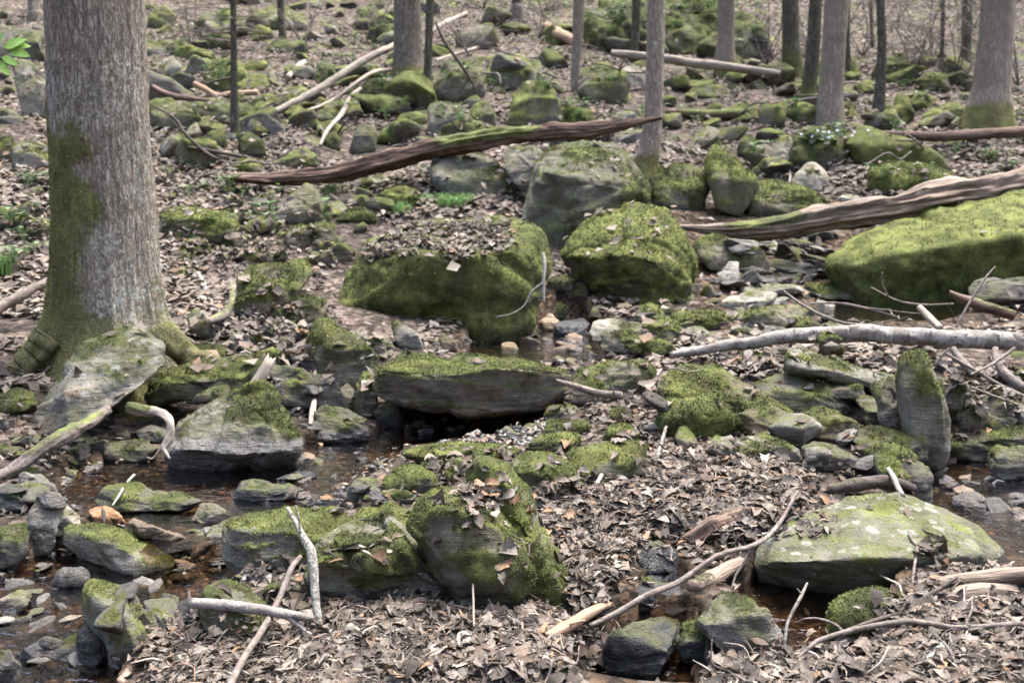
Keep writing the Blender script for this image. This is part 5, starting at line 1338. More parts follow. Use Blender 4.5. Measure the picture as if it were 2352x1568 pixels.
tree('tree', 'slim dark trunk hidden just right of the pale trunk', '1944,0 1944,90 1946,180', (16, 16, 18), BARK_DARK, seed=14)
tree('tree', 'very thin dark sapling in the right background between two trunks', '2166,0 2165,80 2162,160', (9, 9, 10), BARK_DARK, seed=15)
tree('tree', 'slim trunk just right of the brown trunk, in front of the flat-faced boulder', '988,0 985,90 982,170 979,236', (18, 18, 19, 24), BARK_DARK, moss=(.4, .5, .1), seed=16)
SAP = tree('sapling', 'thin dark evergreen sapling with fine level twigs right of the big trunk', '536,0 537,120 538,220 540,318', (13, 15, 17, 22), BARK_DARK, moss=(.7, .2, 0), seed=17, cat='tree')
tree('tree', 'slim mossy trunk at the top edge right of the thin sapling', '644,0 647,60 652,105', (16, 16, 20), BARK_DARK, moss=(.6, .6, .3), seed=18)
tree('tree', 'dark brown trunk at the top left corner behind the big trunk', '78,0 80,25 82,44', (28, 30, 34), BARK_RED, seed=19)
tree('tree', 'reddish trunk cut by the top edge near the centre', '1190,-20 1188,10 1186,45', (26, 26, 30), BARK_RED, seed=20)
tree('tree', 'hair-thin dark sapling at the top edge right of the pale trunk', '2000,0 2002,60 2004,112', (8, 8, 9), BARK_DARK, seed=21)

# ---------------------------------------------------------------- fallen logs and sticks
wood('log', 'rotten red-brown log with moss along its middle, lying across the boulders', 'log', '540,408 640,412 740,405 840,385 920,362 1000,345 1120,322 1250,306 1380,296 1515,272', (20, 30, 36, 40, 42, 42, 42, 36, 32, 8), 'rot', Y=(ground_at(575, 430)[1] - .12, 12.95, 12.7, 12.6), sides=44, rough=.34, moss=(.48, .74, .95), wob=.06, ridge=.34, n=200, ragged=.9)
wood('log', 'broad weathered split log sloping up to the right edge', 'log', '1556,522 1680,532 1800,522 1930,500 2100,470 2260,440 2420,410', (8, 32, 48, 58, 66, 72, 78), 'grey', Y=(11.4, 11.3, 11.5, 11.8), sides=52, rough=.26, moss=(.10, .34, .7), wob=.06, ridge=.5, n=200, ragged=1.0)
wood('log', 'white birch log lying across the right bank with a broken end', 'log', '1543,815 1600,806 1680,792 1800,776 1920,768 2050,768 2180,776 2338,784', (16, 22, 28, 34, 38, 40, 42, 44), 'birch', Y=(7.05, 7.0, 7.0, 6.9), sides=26, rough=.2, wob=.05, n=140, ragged=.3)
wood('log', 'long pale fallen pole leaning up the left hillside', 'log', '560,286 640,252 740,200 830,142 908,104', (11, 14, 16, 17, 15), 'pale', Y=(15.6, 16.6, 17.8, 19.4), sides=16, rough=.25, moss=(.0, .6, .5), n=80)
wood('log', 'peeled orange log end high on the slope in the centre', 'log', '1252,62 1290,82 1330,100', (22, 24, 26), 'orange', sides=16, rough=.3)
wood('log', 'long pale fallen trunk behind the leaning tree in the right background', 'log', '1405,122 1500,132 1600,146 1700,158 1792,170', (15, 18, 20, 20, 14), 'pale', Y=(20.3, 20.0, 19.8, 19.6), sides=16, rough=.3, n=70)
wood('log', 'short reddish log with a mossy top right of the leaning tree', 'log', '1528,258 1600,262 1680,262 1742,254', (18, 22, 22, 18), 'rot', moss=(.1, .95, .9), sides=14)
wood('log', 'slim red-brown log below the wide right trunk', 'log', '1975,306 2060,310 2160,314 2260,308 2400,300', (10, 18, 22, 24, 24), 'rot', Y=(15.2, 15.0, 15.2), sides=16, n=60)
wood('branch', 'curved pale branch standing out of the slope right of the fallen pole', 'branch', '735,334 752,300 785,262 806,224 828,203', (6, 9, 11, 12, 8), 'pale', sides=10, rough=.25)
wood('branch', 'bent bare orange branch on the slope left of the thin sapling', 'branch', '445,192 470,205 500,222 530,216 592,213', (12, 14, 15, 14, 12), 'orange', sides=9)
wood('branch', 'brown branch below the bent orange branch', 'branch', '352,200 385,218 430,226 480,232', (12, 15, 14, 8), 'rot', sides=9)
wood('branch', 'broken pale wood piece above the fallen pole', 'branch', '660,178 680,158 700,142', (12, 15, 11), 'pale', sides=9)
wood('branch', 'long thin pale branch high on the central slope', 'branch', '1000,140 1070,118 1150,97', (8, 9, 8), 'pale', sides=7)
wood('branch', 'pale splintered branch near the top edge right of the brown trunk', 'branch', '985,75 1020,55 1070,32', (12, 14, 10), 'pale', sides=8)
wood('branch', 'thin pale pole parallel to and below the fallen pole', 'branch', '690,260 760,232 850,170 905,160', (6, 8, 9, 8), 'pale', sides=7)
wood('branch', 'dark low branch left of the mossy block by the thin sapling', 'branch', '430,338 490,348 570,362', (6, 9, 5), 'dark', sides=7)
wood('branch', 'leaning grey branch beside the big trunk at the left edge', 'log', '-40,740 10,700 60,672 112,645', (24, 24, 22, 18), 'twig', sides=14, rough=.25, Y=(7.4, 7.7, 8.0))
wood('root', 'mossy buttress root running down to the left corner of the pool', 'root', '-40,1112 30,1078 90,1036 150,1000 200,975 250,940', (24, 34, 32, 36, 30, 18), 'twig', sides=24, rough=.45, moss=(.25, .95, .6), Y=(5.35, 5.6, 6.15), ridge=.25, n=60)
wood('root', 'bleached bent root hanging over the left pool', 'root', '300,935 335,944 372,950 392,972 388,1008 376,1030 390,1054', (30, 26, 20, 20, 22, 15, 6), 'pale', Y=(6.0, 5.75, 5.65), sides=20, rough=.34, moss=(-.2, .34, .95), ridge=.25, n=60, side=[('386,1008 370,1030 350,1052 338,1050', 7, -.05)])
wood('branch', 'pale broken stick propped between the plank-like slab and the triangular boulder', 'branch', '617,830 604,856 588,884 572,905', (22, 28, 30, 26), 'pale', Y=(6.35, 6.25), sides=12, ragged=.6)
wood('branch', 'shredded pale root right of the triangular boulder', 'root', '722,918 718,945 712,975', (12, 16, 8), 'pale', sides=9)
wood('branch', 'white lichened stick lying against the tilted mossy boulder', 'branch', '455,628 468,655 478,680 492,708', (10, 14, 14, 10), 'birch', sides=9)
wood('branch', 'mossy bent root beside the tilted mossy boulder', 'root', '475,738 505,728 528,712 535,690 530,650', (16, 22, 24, 20, 14), 'twig', sides=10, moss=(0, 1, .6))
wood('twig', 'white forked twig hanging from the huge leafy boulder', 'twig', '1247,580 1251,610 1248,650 1250,695', (8, 9, 8, 5), 'birch', Y=(8.6, 8.4), sides=7, side=[('1249,648 1220,672 1205,700 1180,718 1140,728', 5, -.1)])
wood('branch', 'grey broken branch poking left from the leaves onto the long slab', 'branch', '1278,874 1320,886 1370,902 1428,908', (10, 14, 18, 20), 'twig', Y=(6.1, 5.9), sides=9, side=[('1412,905 1402,880 1394,850', 5, 0)])
wood('stick', 'thick birch stick lying over the mossy rock at the lower left', 'stick', '440,1384 520,1390 600,1400 670,1412 716,1420', (26, 28, 27, 24, 16), 'birch', sides=14, ragged=.3, side=[('655,1410 690,1440 716,1458', 16, -.05)])
wood('stick', 'upright stick crusted with pale lichen left of the craggy boulder', 'stick', '660,1165 682,1205 700,1240 716,1270 722,1330 726,1390 738,1470', (8, 14, 20, 24, 22, 20, 22), 'lich', Y=(3.8, 3.62, 3.45), sides=12, lich=.5, rough=.2, side=[('690,1225 686,1190 680,1160', 6, .05)])
wood('stick', 'long grey stick leaning from the bottom edge towards the craggy boulder', 'stick', '690,1278 672,1300 655,1340 636,1385 600,1450 560,1510 520,1590', (11, 14, 16, 16, 17, 18, 19), 'twig', Y=(3.85, 3.55, 2.95), sides=10)
wood('stick', 'barkless orange-brown stick in the foreground leaves', 'stick', '1234,1476 1290,1445 1345,1412 1396,1386', (24, 30, 28, 20), 'orange', sides=12, side=[('1270,1462 1310,1432 1345,1424', 8, .02)])
wood('branch', 'long dark branch slanting over the black channel', 'branch', '1354,1437 1420,1405 1490,1365 1560,1335 1650,1275 1735,1250 1785,1208 1832,1128', (12, 14, 16, 14, 12, 12, 11, 7), 'twig', Y=(3.62, 3.75, 4.0, 4.6), sides=9, side=[('1735,1250 1709,1290 1690,1325 1679,1354', 9, -.12)])
wood('branch', 'long smooth grey branch curving across the lower right leaves', 'branch', '1828,1513 1862,1484 1887,1468 1971,1444 2072,1427 2140,1432 2206,1441 2344,1431', (9, 11, 13, 14, 14, 14, 14, 13), 'twig', Y=(3.35, 3.42, 3.42, 3.4), sides=10, side=[('1940,1452 1900,1425 1862,1418 1826,1430', 8, .1)])
wood('branch', 'reddish dark branch crossing behind the smooth grey branch', 'branch', '1945,1446 2010,1424 2072,1404 2140,1362 2198,1326', (9, 11, 11, 11, 8), 'dark', Y=(3.45, 3.6, 3.75), sides=9)
wood('twig', 'knobbly upright twig in front of the lower right water', 'twig', '1800,1507 1804,1460 1810,1427 1830,1387 1842,1365 1854,1338', (8, 8, 8, 9, 9, 5), 'lich', Y=(3.4, 3.5, 3.6), sides=8, side=[('1842,1365 1832,1352', 6, 0)])
wood('stick', 'pale bare stick cut by the bottom edge right of centre', 'stick', '1774,1500 1810,1532 1850,1568 1880,1600', (16, 22, 24, 26), 'pale', sides=12)
wood('log', 'splintered pale log at the right edge beside the lichen spotted boulder', 'log', '2104,1342 2180,1336 2260,1328 2400,1316', (18, 34, 40, 44), 'grey', Y=(3.85, 3.8, 3.75), sides=16, rough=.25, ridge=.12, ragged=.5)
wood('log', 'short rotten log end under the splintered pale log', 'log', '2165,1378 2205,1368 2262,1360 2330,1358', (44, 50, 48, 40), 'grey', Y=(3.72, 3.75), sides=16, rough=.2)
wood('branch', 'thin bent branch over the splintered pale log', 'branch', '2206,1300 2240,1302 2262,1313 2300,1340 2338,1376', (7, 8, 9, 9, 7), 'twig', sides=8)
wood('twig', 'grey twig standing against the face of the lichen spotted boulder', 'twig', '2087,1220 2096,1240 2107,1259 2100,1300 2096,1346', (6, 8, 8, 7, 8), 'twig', sides=7)
wood('twig', 'pale twig below the lichen spotted boulder', 'twig', '2020,1320 2040,1330 2065,1343 2072,1365', (5, 6, 6, 4), 'pale', sides=7)
wood('stick', 'white birch twig lying on the rotten wood by the blue-grey stone', 'stick', '2040,1076 2052,1095 2062,1118 2074,1138', (10, 13, 13, 11), 'birch', sides=9)
wood('log', 'rotten flaky wood between the blue-grey stone and the leaf drift', 'log', '1905,1128 1970,1112 2040,1106 2100,1122', (26, 32, 30, 20), 'dark', sides=12, rough=.3, moss=(0, .4, .5))
wood('log', 'decayed mossy stump piece left of the lichen spotted boulder', 'log', '1590,1240 1640,1205 1700,1185 1770,1172', (40, 46, 38, 22), 'rot', sides=26, rough=.5, moss=(0, .7, .45), ridge=.35, ragged=.8, n=60)
wood('log', 'soggy dark log piece above the black channel', 'log', '1590,1350 1640,1325 1700,1290', (34, 40, 30), 'grey', sides=14, rough=.3, moss=(0, .35, .6))
wood('stick', 'lichened birch log piece in the lower right corner', 'stick', '2270,1432 2310,1408 2380,1376', (26, 28, 28), 'lich', sides=12, lich=.3)
wood('stick', 'short lichen covered branch stub near the bottom right', 'stick', '2120,1542 2142,1512 2168,1482', (24, 28, 24), 'lich', sides=12, lich=.7)
wood('stick', 'tall grey twig leaning through the leaf drift right of the pointed peak', 'stick', '1478,1150 1496,1090 1514,1035 1530,980', (13, 12, 10, 7), 'lich', sides=9, lich=.2)
wood('stick', 'smooth tan stick running down the leaf filled gully', 'stick', '1322,1285 1338,1210 1352,1150 1382,1090', (9, 12, 13, 10), 'pale', sides=9)
wood('stick', 'pale peg stick standing in the leaves at the black channel', 'stick', '1316,1358 1320,1322 1322,1300', (10, 11, 9), 'pale', sides=8)
wood('twig', 'thin straight twig standing in the foreground leaf drift', 'twig', '1090,1475 1088,1420 1086,1340', (7, 6, 5), 'pale', sides=6)
wood('twig', 'reddish twig standing at the bottom edge', 'twig', '1128,1580 1134,1510 1138,1455', (7, 7, 5), 'twig', sides=6)
wood('twig', 'grey twig standing at the bottom edge left of the reddish one', 'twig', '922,1590 924,1545 926,1500', (8, 8, 6), 'twig', sides=6)
wood('twig', 'forked pale twig over the dark slate at the bottom edge', 'twig', '1120,1548 1150,1520 1190,1495', (7, 10, 11), 'lich', sides=8, side=[('1190,1495 1205,1525 1215,1542', 8, -.05)])
wood('twig', 'short brown snag standing beside the birch stick', 'twig', '446,1420 438,1395 434,1358', (7, 9, 8), 'dark', sides=7)
wood('twig', 'thin pale green tipped twig rising from the low pool rock', 'twig', '258,1160 272,1140 290,1110 308,1090', (4, 6, 6, 7), 'lich', sides=6, lich=.6)
wood('stick', 'pale peeled branch stub above the white log at the right', 'stick', '2112,706 2135,730 2160,755', (14, 18, 16), 'pale', Y=(7.5, 7.2), sides=9)
wood('log', 'short rotten mossy log at the right edge behind the white log', 'log', '2180,672 2220,690 2270,708 2330,725', (12, 24, 28, 24), 'rot', Y=(8.3, 8.1), sides=14, rough=.25, moss=(.35, 1, .6))
wood('branch', 'thin arching branch over the right back pool', 'branch', '1800,668 1840,698 1890,725 1940,742 2010,748', (4, 6, 7, 7, 6), 'twig', Y=(8.6, 8.2, 8.0), sides=6)
wood('branch', 'long grey twig behind the white log at the right pool', 'branch', '1850,698 1920,696 1980,706 2060,728', (4, 6, 7, 6), 'twig', Y=(8.6, 8.4), sides=6, side=[('1980,706 2040,712 2140,724', 4, -.1)])
wood('branch', 'bare twig leaning on the moss mound', 'twig', '2000,660 2060,690 2120,700 2190,698', (4, 6, 6, 5), 'twig', Y=(9.0, 8.8), sides=6, side=[('2040,680 2028,655 2026,625', 4, 0)])
wood('twig', 'thin bare twig rising at the right edge above the mossy log', 'twig', '2195,752 2230,690 2262,640 2286,612', (6, 6, 5, 3), 'twig', Y=(7.6, 7.8), sides=6)
for lab, s, w, yy in [('grey branch under the broken end of the white log', '2188,800 2210,830 2240,862', (14, 20, 18), (6.7, 6.5)), ('crooked mossy branch stub below the broken white log end', '2286,800 2290,830 2310,860 2352,895', (14, 20, 24, 26), (6.6, 6.3)),
                      ('thin dark branch fanning below the white log, upper one', '2170,810 2230,845 2290,880 2352,910', (7, 8, 8, 8), (6.5, 6.2)), ('thin dark branch fanning below the white log, lower one', '2140,870 2200,880 2270,905 2340,930', (6, 7, 7, 6), (6.2, 6.0)),
                      ('upright twig in the brush below the white log', '2148,838 2165,815 2180,800', (6, 6, 5), (6.4, 6.4)), ('crossing twig in the brush at the right edge', '2330,800 2280,835 2230,860', (8, 7, 5), (6.5, 6.3))]:
    wood('branch', lab, 'branch', s, w, 'twig', Y=yy, sides=8, group='brush under the white log')

# thin litter sticks lying about: each one its own
lit = []
STK = []
for i in range(7):
    r = np.random.default_rng(200 + i)
    P = [np.array([x, 0, 0]) + r.normal(size=3) * np.array([0, .05, .03]) for x in np.linspace(-.5, .5, 5)]
    parts = [tube(P, [.010, .014, .013, .011, .006], 6, 14, .1)]
    if i % 2: parts.append(tube([P[2], P[2] + np.array([.12, .1, .03]), P[2] + np.array([.22, .14, .06])], [.008, .006, .003], 5, 6, .1))
    STK.append({k: tubes_mesh('twig', parts, WOOD[k]) for k in ('twig', 'pale', 'dark')})
for poly, cnt, (l0, l1), grp in [([(400, 1450), (1260, 1400), (1300, 1568), (400, 1568)], 84, (.08, .30), 'twigs in the foreground leaf drift'), ([(1250, 1130), (1850, 1060), (1700, 1260), (1320, 1370)], 70, (.08, .30), 'twigs in the middle leaf drift'),
                                 ([(1850, 1480), (2352, 1330), (2352, 1568), (1600, 1568)], 74, (.08, .34), 'twigs in the lower right leaf drift'), ([(830, 520), (1180, 510), (1180, 600), (830, 590)], 14, (.2, .45), 'twigs on the leafy boulder'),
                                 ([(1560, 830), (2050, 850), (2050, 880), (1560, 860)], 10, (.1, .3), 'twigs beside the white log'), ([(2180, 820), (2352, 860), (2352, 1000), (2180, 980)], 16, (.15, .4), 'brush under the white log'),
                                 ([(360, 60), (980, 40), (960, 420), (380, 480)], 40, (.5, 1.5), 'dead twigs on the hillside'), ([(1000, 60), (1480, 80), (1480, 300), (1000, 330)], 24, (.5, 1.5), 'dead twigs on the hillside'), ([(1520, 170), (2352, 180), (2352, 420), (1520, 420)], 24, (.4, 1.3), 'dead twigs on the hillside'),
                                 ([(1900, 700), (2300, 710), (2300, 760), (1900, 760)], 10, (.2, .5), 'twigs beside the white log')]:
    for px, py in in_polys(poly, cnt):
        h, n_ = see(px, py)
        if h is None or n_.z < .3: continue
        L = random.uniform(l0, l1)
        k = random.choice(('twig', 'twig', 'pale', 'dark'))
        o = add('twig', random.choice(STK)[k], None, None, 'twig', grp)
        o.scale = (L, L * random.uniform(.7, 1.2) + .10, L * random.uniform(.7, 1.2) + .10)
        o.rotation_euler = (random.uniform(0, 6.28), random.gauss(-.12, .25), random.uniform(0, 6.28))
        o.location = (h.x, h.y, h.z + .012 + L * .03)
        lit.append((o, px, py, {'twig': 'thin grey-brown twig lying', 'pale': 'thin pale twig lying', 'dark': 'thin dark twig lying'}[k]))
name_all(lit)

# ---------------------------------------------------------------- dead leaves
def leaf_tpl(kind, seed, st=7):
    r = np.random.default_rng(seed)
    x = np.linspace(0, 1, st)
    if kind == 'beech': w = .25 * np.sin(np.pi * np.clip(x, 0, 1) ** .85) ** .8
    elif kind == 'oak': w = (.17 + .18 * x) * np.sin(np.pi * x) ** .35 * (1 + .2 * np.where(np.arange(st) % 2, 1, -1))
    elif kind == 'maple': w = .42 * np.sin(np.pi * x ** .75) ** .6 * (1 + .22 * np.where(np.arange(st) % 2, 1, -1))
    else: w = .10 * np.sin(np.pi * x) ** .5
    w = np.maximum(w, .004)
    sw = .04 * np.where(np.arange(st) % 2, 1, 0) if kind in ('oak', 'maple') else 0
    C = np.stack([x - .5, r.normal(size=st) * .015, np.zeros(st)], 1)
    Lf = np.stack([x - .5 + sw, w, np.zeros(st)], 1); Rt = np.stack([x - .5 + sw, -w * r.uniform(.8, 1.1), np.zeros(st)], 1)
    v = np.vstack([C, Lf, Rt])
    b1, b2, fold = r.normal(0, .5), r.normal(0, .5), r.uniform(-.3, 1.0)
    v[:, 2] += b1 * v[:, 0] ** 2 + fold * np.abs(v[:, 1]) * .6 + b2 * v[:, 0] * v[:, 1]
    curl = r.uniform(-1.2, 1.6)
    v[:, 2] += curl * v[:, 1] ** 2
    v += (fbm(v * 6 + seed, seed, 2)[:, None] - .5) * np.array([0.03, 0.03, .22])
    f = []
    for i in range(st - 1):
        f.append([i, i + 1, st + i + 1, st + i]); f.append([i + 1, i, 2 * st + i, 2 * st + i + 1])
    return v - v.mean(0), np.array(f)
PAL = np.array([(.150, .128, .112), (.24, .202, .175), (.31, .26, .215), (.082, .068, .059), (.36, .21, .12), (.42, .37, .32), (.18, .13, .10), (.042, .037, .035), (.27, .215, .182), (.235, .212, .195)])
PALW = np.array([.17, .15, .10, .16, .04, .07, .10, .11, .08, .14]); PALW /= PALW.sum()
PAL = (PAL * .74 + (PAL * PALW[:, None]).sum(0) * .26) * np.array([.645, .655, .64])
NEAR_T = [leaf_tpl(k, 300 + 7 * i + j, 8) for j, k in enumerate(('beech', 'oak', 'beech', 'oak', 'maple', 'beech')) for i in range(5)]
FAR_T = [leaf_tpl(k, 500 + i, 4) for i, k in enumerate(('beech', 'oak', 'maple', 'beech', 'maple', 'oak', 'beech', 'maple'))]
TINY_T = [leaf_tpl(k, 550 + i, 3) for i, k in enumerate(('beech', 'beech', 'maple', 'beech', 'maple', 'beech'))]
FRAG_T = [leaf_tpl('frag', 600 + i, 4) for i in range(6)]

DRIFTS = {
    'foreground': [(330, 1500), (400, 1440), (480, 1475), (640, 1455), (740, 1400), (850, 1380), (1000, 1385), (1050, 1345), (1180, 1350), (1250, 1400), (1330, 1440), (1390, 1400), (1400, 1480), (1330, 1540), (1240, 1640), (380, 1640)],
    'gully': [(1220, 1130), (1290, 1125), (1350, 1140), (1480, 1095), (1620, 1060), (1760, 1060), (1870, 1090), (1880, 1125), (1800, 1185), (1700, 1245), (1560, 1235), (1460, 1250), (1440, 1330), (1320, 1385), (1285, 1290), (1240, 1200)],
    'corner': [(1590, 1640), (1640, 1530), (1810, 1520), (1850, 1490), (1960, 1470), (2060, 1400), (2110, 1345), (2352, 1290), (2450, 1350), (2800, 1400), (2800, 1640)],
    'middle': [(1350, 930), (1400, 910), (1500, 870), (1530, 1000), (1630, 1050), (1570, 1090), (1480, 1070), (1360, 1000)],
    'bouldertop': [(830, 590), (850, 560), (910, 528), (1000, 508), (1170, 512), (1185, 560), (1140, 590), (1090, 575), (1060, 604), (970, 568), (930, 590)],
    'hollow': [(1055, 1135), (1100, 1118), (1165, 1118), (1165, 1162), (1070, 1168)],
    'rim': [(1560, 840), (1660, 815), (1800, 800), (1900, 822), (2070, 862), (2060, 880), (1900, 840), (1750, 850), (1640, 842)],
    'brush': [(2180, 830), (2352, 870), (2352, 960), (2290, 900), (2190, 985), (2175, 900)],
    'slopeleft': [(0, 400), (112, 380), (118, 660), (0, 690)],
    'slopemid': [(360, 380), (640, 425), (760, 520), (780, 600), (740, 660), (700, 600), (520, 610), (400, 640), (380, 560)],
    'bank': [(480, 600), (600, 590), (760, 640), (790, 760), (900, 800), (560, 800), (560, 720)],
    'saddle': [(960, 1060), (1080, 1045), (1060, 1075), (1000, 1095)],
    'island': [(660, 1030), (1240, 1030), (1480, 1110), (1240, 1120), (930, 1060)],
}
CHAN = np.array([(1400, 1345), (1470, 1270), (1580, 1265), (1640, 1330), (1700, 1380), (1610, 1400), (1590, 1470), (1640, 1540), (1640, 1640), (1230, 1640), (1330, 1540), (1400, 1480), (1390, 1420)], float)
def landing(poly, cnt, jit, minz=.25, onrock=.12):
    P, N = [], []
    Q = in_polys(poly, cnt)
    Q = Q[(poly_sd(Q[:, 0], Q[:, 1], CHAN) > 0) | (rng.random(len(Q)) < .06)]
    for px, py in Q:
        h, n_ = see(px, min(py, 1640))
        if h is None: continue
        if jit:
            h, n_ = drop(h.x + random.gauss(0, jit), h.y + random.gauss(0, jit), h.z + 1.0)
            if h is None: continue
        if n_.z < minz or (random.random() > onrock and h.z > hlook(h.x, h.y) + (.06 if h.y < 7 else .15)): continue
        P.append(h[:]); N.append(n_[:])
    return np.array(P).reshape(-1, 3), np.array(N).reshape(-1, 3)
LP, LN, LS = [], [], []
for k, cnt in (('foreground', 4200), ('gully', 3600), ('corner', 3600), ('middle', 420), ('bouldertop', 900), ('hollow', 80), ('rim', 380), ('brush', 300), ('slopeleft', 500), ('slopemid', 1300), ('saddle', 50), ('bank', 700), ('island', 120)):
    p, n_ = landing(DRIFTS[k], cnt, .02, onrock=1.0 if k in ('bouldertop', 'hollow', 'saddle', 'brush') else .06)
    LP.append(p); LN.append(n_)
    LS.append(np.full(len(p), 1.0 if p[:, 1].mean() < 7 else 1.15))
p = np.vstack(LP); nn_ = np.vstack(LN); ls = np.concatenate(LS)
N = len(p)
nrm = nn_ * .8 + rng.normal(size=(N, 3)) * .26 + np.array([0, 0, .4])
sz = (.02 + .09 * rng.random(N) ** 1.9) * ls
lay = rng.random(N) ** 1.3 * .04
pos = p + nn_ * lay[:, None] + np.array([0, 0, .006])
colr = PAL[rng.choice(10, N, p=PALW)] * rng.uniform(.6, 1.15, (N, 1))
scatter_mesh('leaf_litter', NEAR_T, rng.integers(0, len(NEAR_T), N), pos, rot_from(nrm, rng.uniform(0, 6.28, N)), np.stack([sz, sz * rng.uniform(.75, 1.1, N), sz], 1), {'lcol': colr}, MAT_LEAF, 'drifts of dead brown leaves between the foreground rocks', cat='leaf litter')
# fragments and needles
FP = [landing(DRIFTS[k], c, .03)[0] for k, c in (('foreground', 5200), ('gully', 3200), ('corner', 3000), ('middle', 300), ('rim', 250), ('brush', 250))]
p = np.vstack(FP); N = len(p)
sz = rng.uniform(.02, .075, N)
thin = np.where(rng.random(N) < .55, .14, .8)
scatter_mesh('leaf_fragments', FRAG_T, rng.integers(0, 6, N), p + np.array([0, 0, 1]) * rng.uniform(.008, .06, (N, 1)), rot_from(rng.normal(size=(N, 3)) * .5 + np.array([0, 0, 1]), rng.uniform(0, 6.28, N)), np.stack([sz * np.where(thin < .5, 1.7, 1), sz * thin, sz * .8], 1),
             {'lcol': PAL[rng.choice(10, N, p=PALW)] * rng.uniform(.6, 1.3, (N, 1))}, MAT_LEAF, 'broken leaf bits and dry needles in the drifts', cat='leaf litter')
# thin scatter over all the near ground
p, nn_ = landing([(-700, 830), (3000, 830), (3000, 1640), (-700, 1640)], 13000, .03, onrock=.05)
pool = np.zeros(len(p), bool)
for z_, P in POOLW: pool |= poly_sd(p[:, 0], p[:, 1], P) < .03
kp = ~pool | (rng.random(len(p)) < .04)
p, nn_ = p[kp], nn_[kp]
N = len(p)
sz = rng.uniform(.02, .085, N)
scatter_mesh('scattered_leaf_litter', FAR_T, rng.integers(0, len(FAR_T), N), p + nn_ * rng.uniform(.003, .02, (N, 1)), rot_from(nn_ * .9 + rng.normal(size=(N, 3)) * .3 + np.array([0, 0, .3]), rng.uniform(0, 6.28, N)), np.stack([sz, sz * rng.uniform(.4, 1.1, N), sz], 1),
             {'lcol': PAL[rng.choice(10, N, p=PALW)] * rng.uniform(.5, 1.1, (N, 1))}, MAT_LEAF, 'thin scatter of dead leaves and bits over the near banks', cat='leaf litter')
# hillside leaves
HP, HN = [], []
for _ in range(84000):
    px, py = random.uniform(-500, 2900), random.uniform(-40, 900) if random.random() < .8 else random.uniform(0, 420)
    h, n_ = see(px, py)
    if h is None or h.y < 6.6 or h.y > 42 or n_.z < .3: continue
    HP.append((h.x, h.y, h.z)); HN.append(n_[:])
p = np.array(HP); nn_ = np.array(HN)
ok_ = (p[:, 2] < hlook(p[:, 0], p[:, 1]) + .05) | (rng.random(len(p)) < .07)
p, nn_ = p[ok_], nn_[ok_]
pool = np.zeros(len(p), bool)
for z_, P in POOLW: pool |= poly_sd(p[:, 0], p[:, 1], P) < .1
dry = (p[:, 0] > 1.6) & (p[:, 0] < 4.6) & (p[:, 1] < 13) & (p[:, 1] > 8)
patch = fbm(np.stack([p[:, 0] * .8, p[:, 1] * .8, p[:, 2] * 0], 1), 91, 3)
keep = ~pool & (patch > .37) & (~dry | (rng.random(len(p)) < .12))
p, nn_ = p[keep], nn_[keep]
N = len(p)
p[:, :2] += rng.normal(size=(N, 2)) * .05
sz = rng.uniform(.07, .14, N)
scatter_mesh('hillside_leaf_litter', TINY_T, rng.integers(0, len(TINY_T), N), p + nn_ * rng.uniform(.01, .05, (N, 1)), rot_from(nn_ * .8 + rng.normal(size=(N, 3)) * .28 + np.array([0, 0, .3]), rng.uniform(0, 6.28, N)), np.stack([sz, sz * rng.uniform(.7, 1.1, N), sz * .6], 1),
             {'lcol': (PAL[rng.choice(10, N, p=PALW)] * .65 + PAL[1] * .35) * rng.uniform(.8, 1.25, (N, 1))}, MAT_LEAF, 'carpet of dead leaves over the hillside', cat='leaf litter')
# the leaves that show largest, each on its own
ONE = [mesh_np('fallen_leaf', v * .075, f, True, None, [MAT_LEAF1]) for v, f in [leaf_tpl(k, 800 + 11 * i + j, 11) for j, k in enumerate(('beech', 'oak', 'maple')) for i in range(6)]]
one = []
for k, cnt, ph in (('foreground', 105, 'on the foreground drift'), ('gully', 85, 'in the gully'), ('corner', 70, 'in the corner drift'), ('middle', 14, 'below the broken branch'), ('hollow', 3, 'on the square boulder'), ('rim', 10, 'above the lichen slab')):
    P_, N_ = landing(DRIFTS[k], cnt, 0, onrock=1.0 if k == 'hollow' else .04)
    for i in range(len(P_)):
        ci = rng.choice(10, p=PALW)
        o = add('fallen_leaf', ONE[int(rng.integers(0, len(ONE)))], None, None, 'leaf', 'large dead leaves ' + ph)
        c = PAL[ci] * random.uniform(.85, 1.35)
        o.color = (c[0], c[1], c[2], 1)
        nv = N_[i] * .6 + rng.normal(size=3) * .38 + np.array([0, -.15, .35])
        R = rot_from(nv[None], np.array([random.uniform(0, 6.28)]))[0]
        o.rotation_euler = Matrix(R.tolist()).to_euler()
        s = random.uniform(.7, 1.35)
        o.scale = (s, s, s)
        o.location = P_[i] + np.array([0, 0, random.uniform(.02, .045)])
        look = {0: 'grey-brown', 1: 'pinkish tan', 2: 'tan', 3: 'dark brown', 4: 'orange-brown', 5: 'pale', 6: 'reddish brown', 7: 'blackish', 8: 'rosy brown', 9: 'silvery grey'}[int(ci)]
        px, py = topix(P_[i])
        one.append((o, float(px), float(py), f'curled {look} leaf {ph}'))
name_all(one)

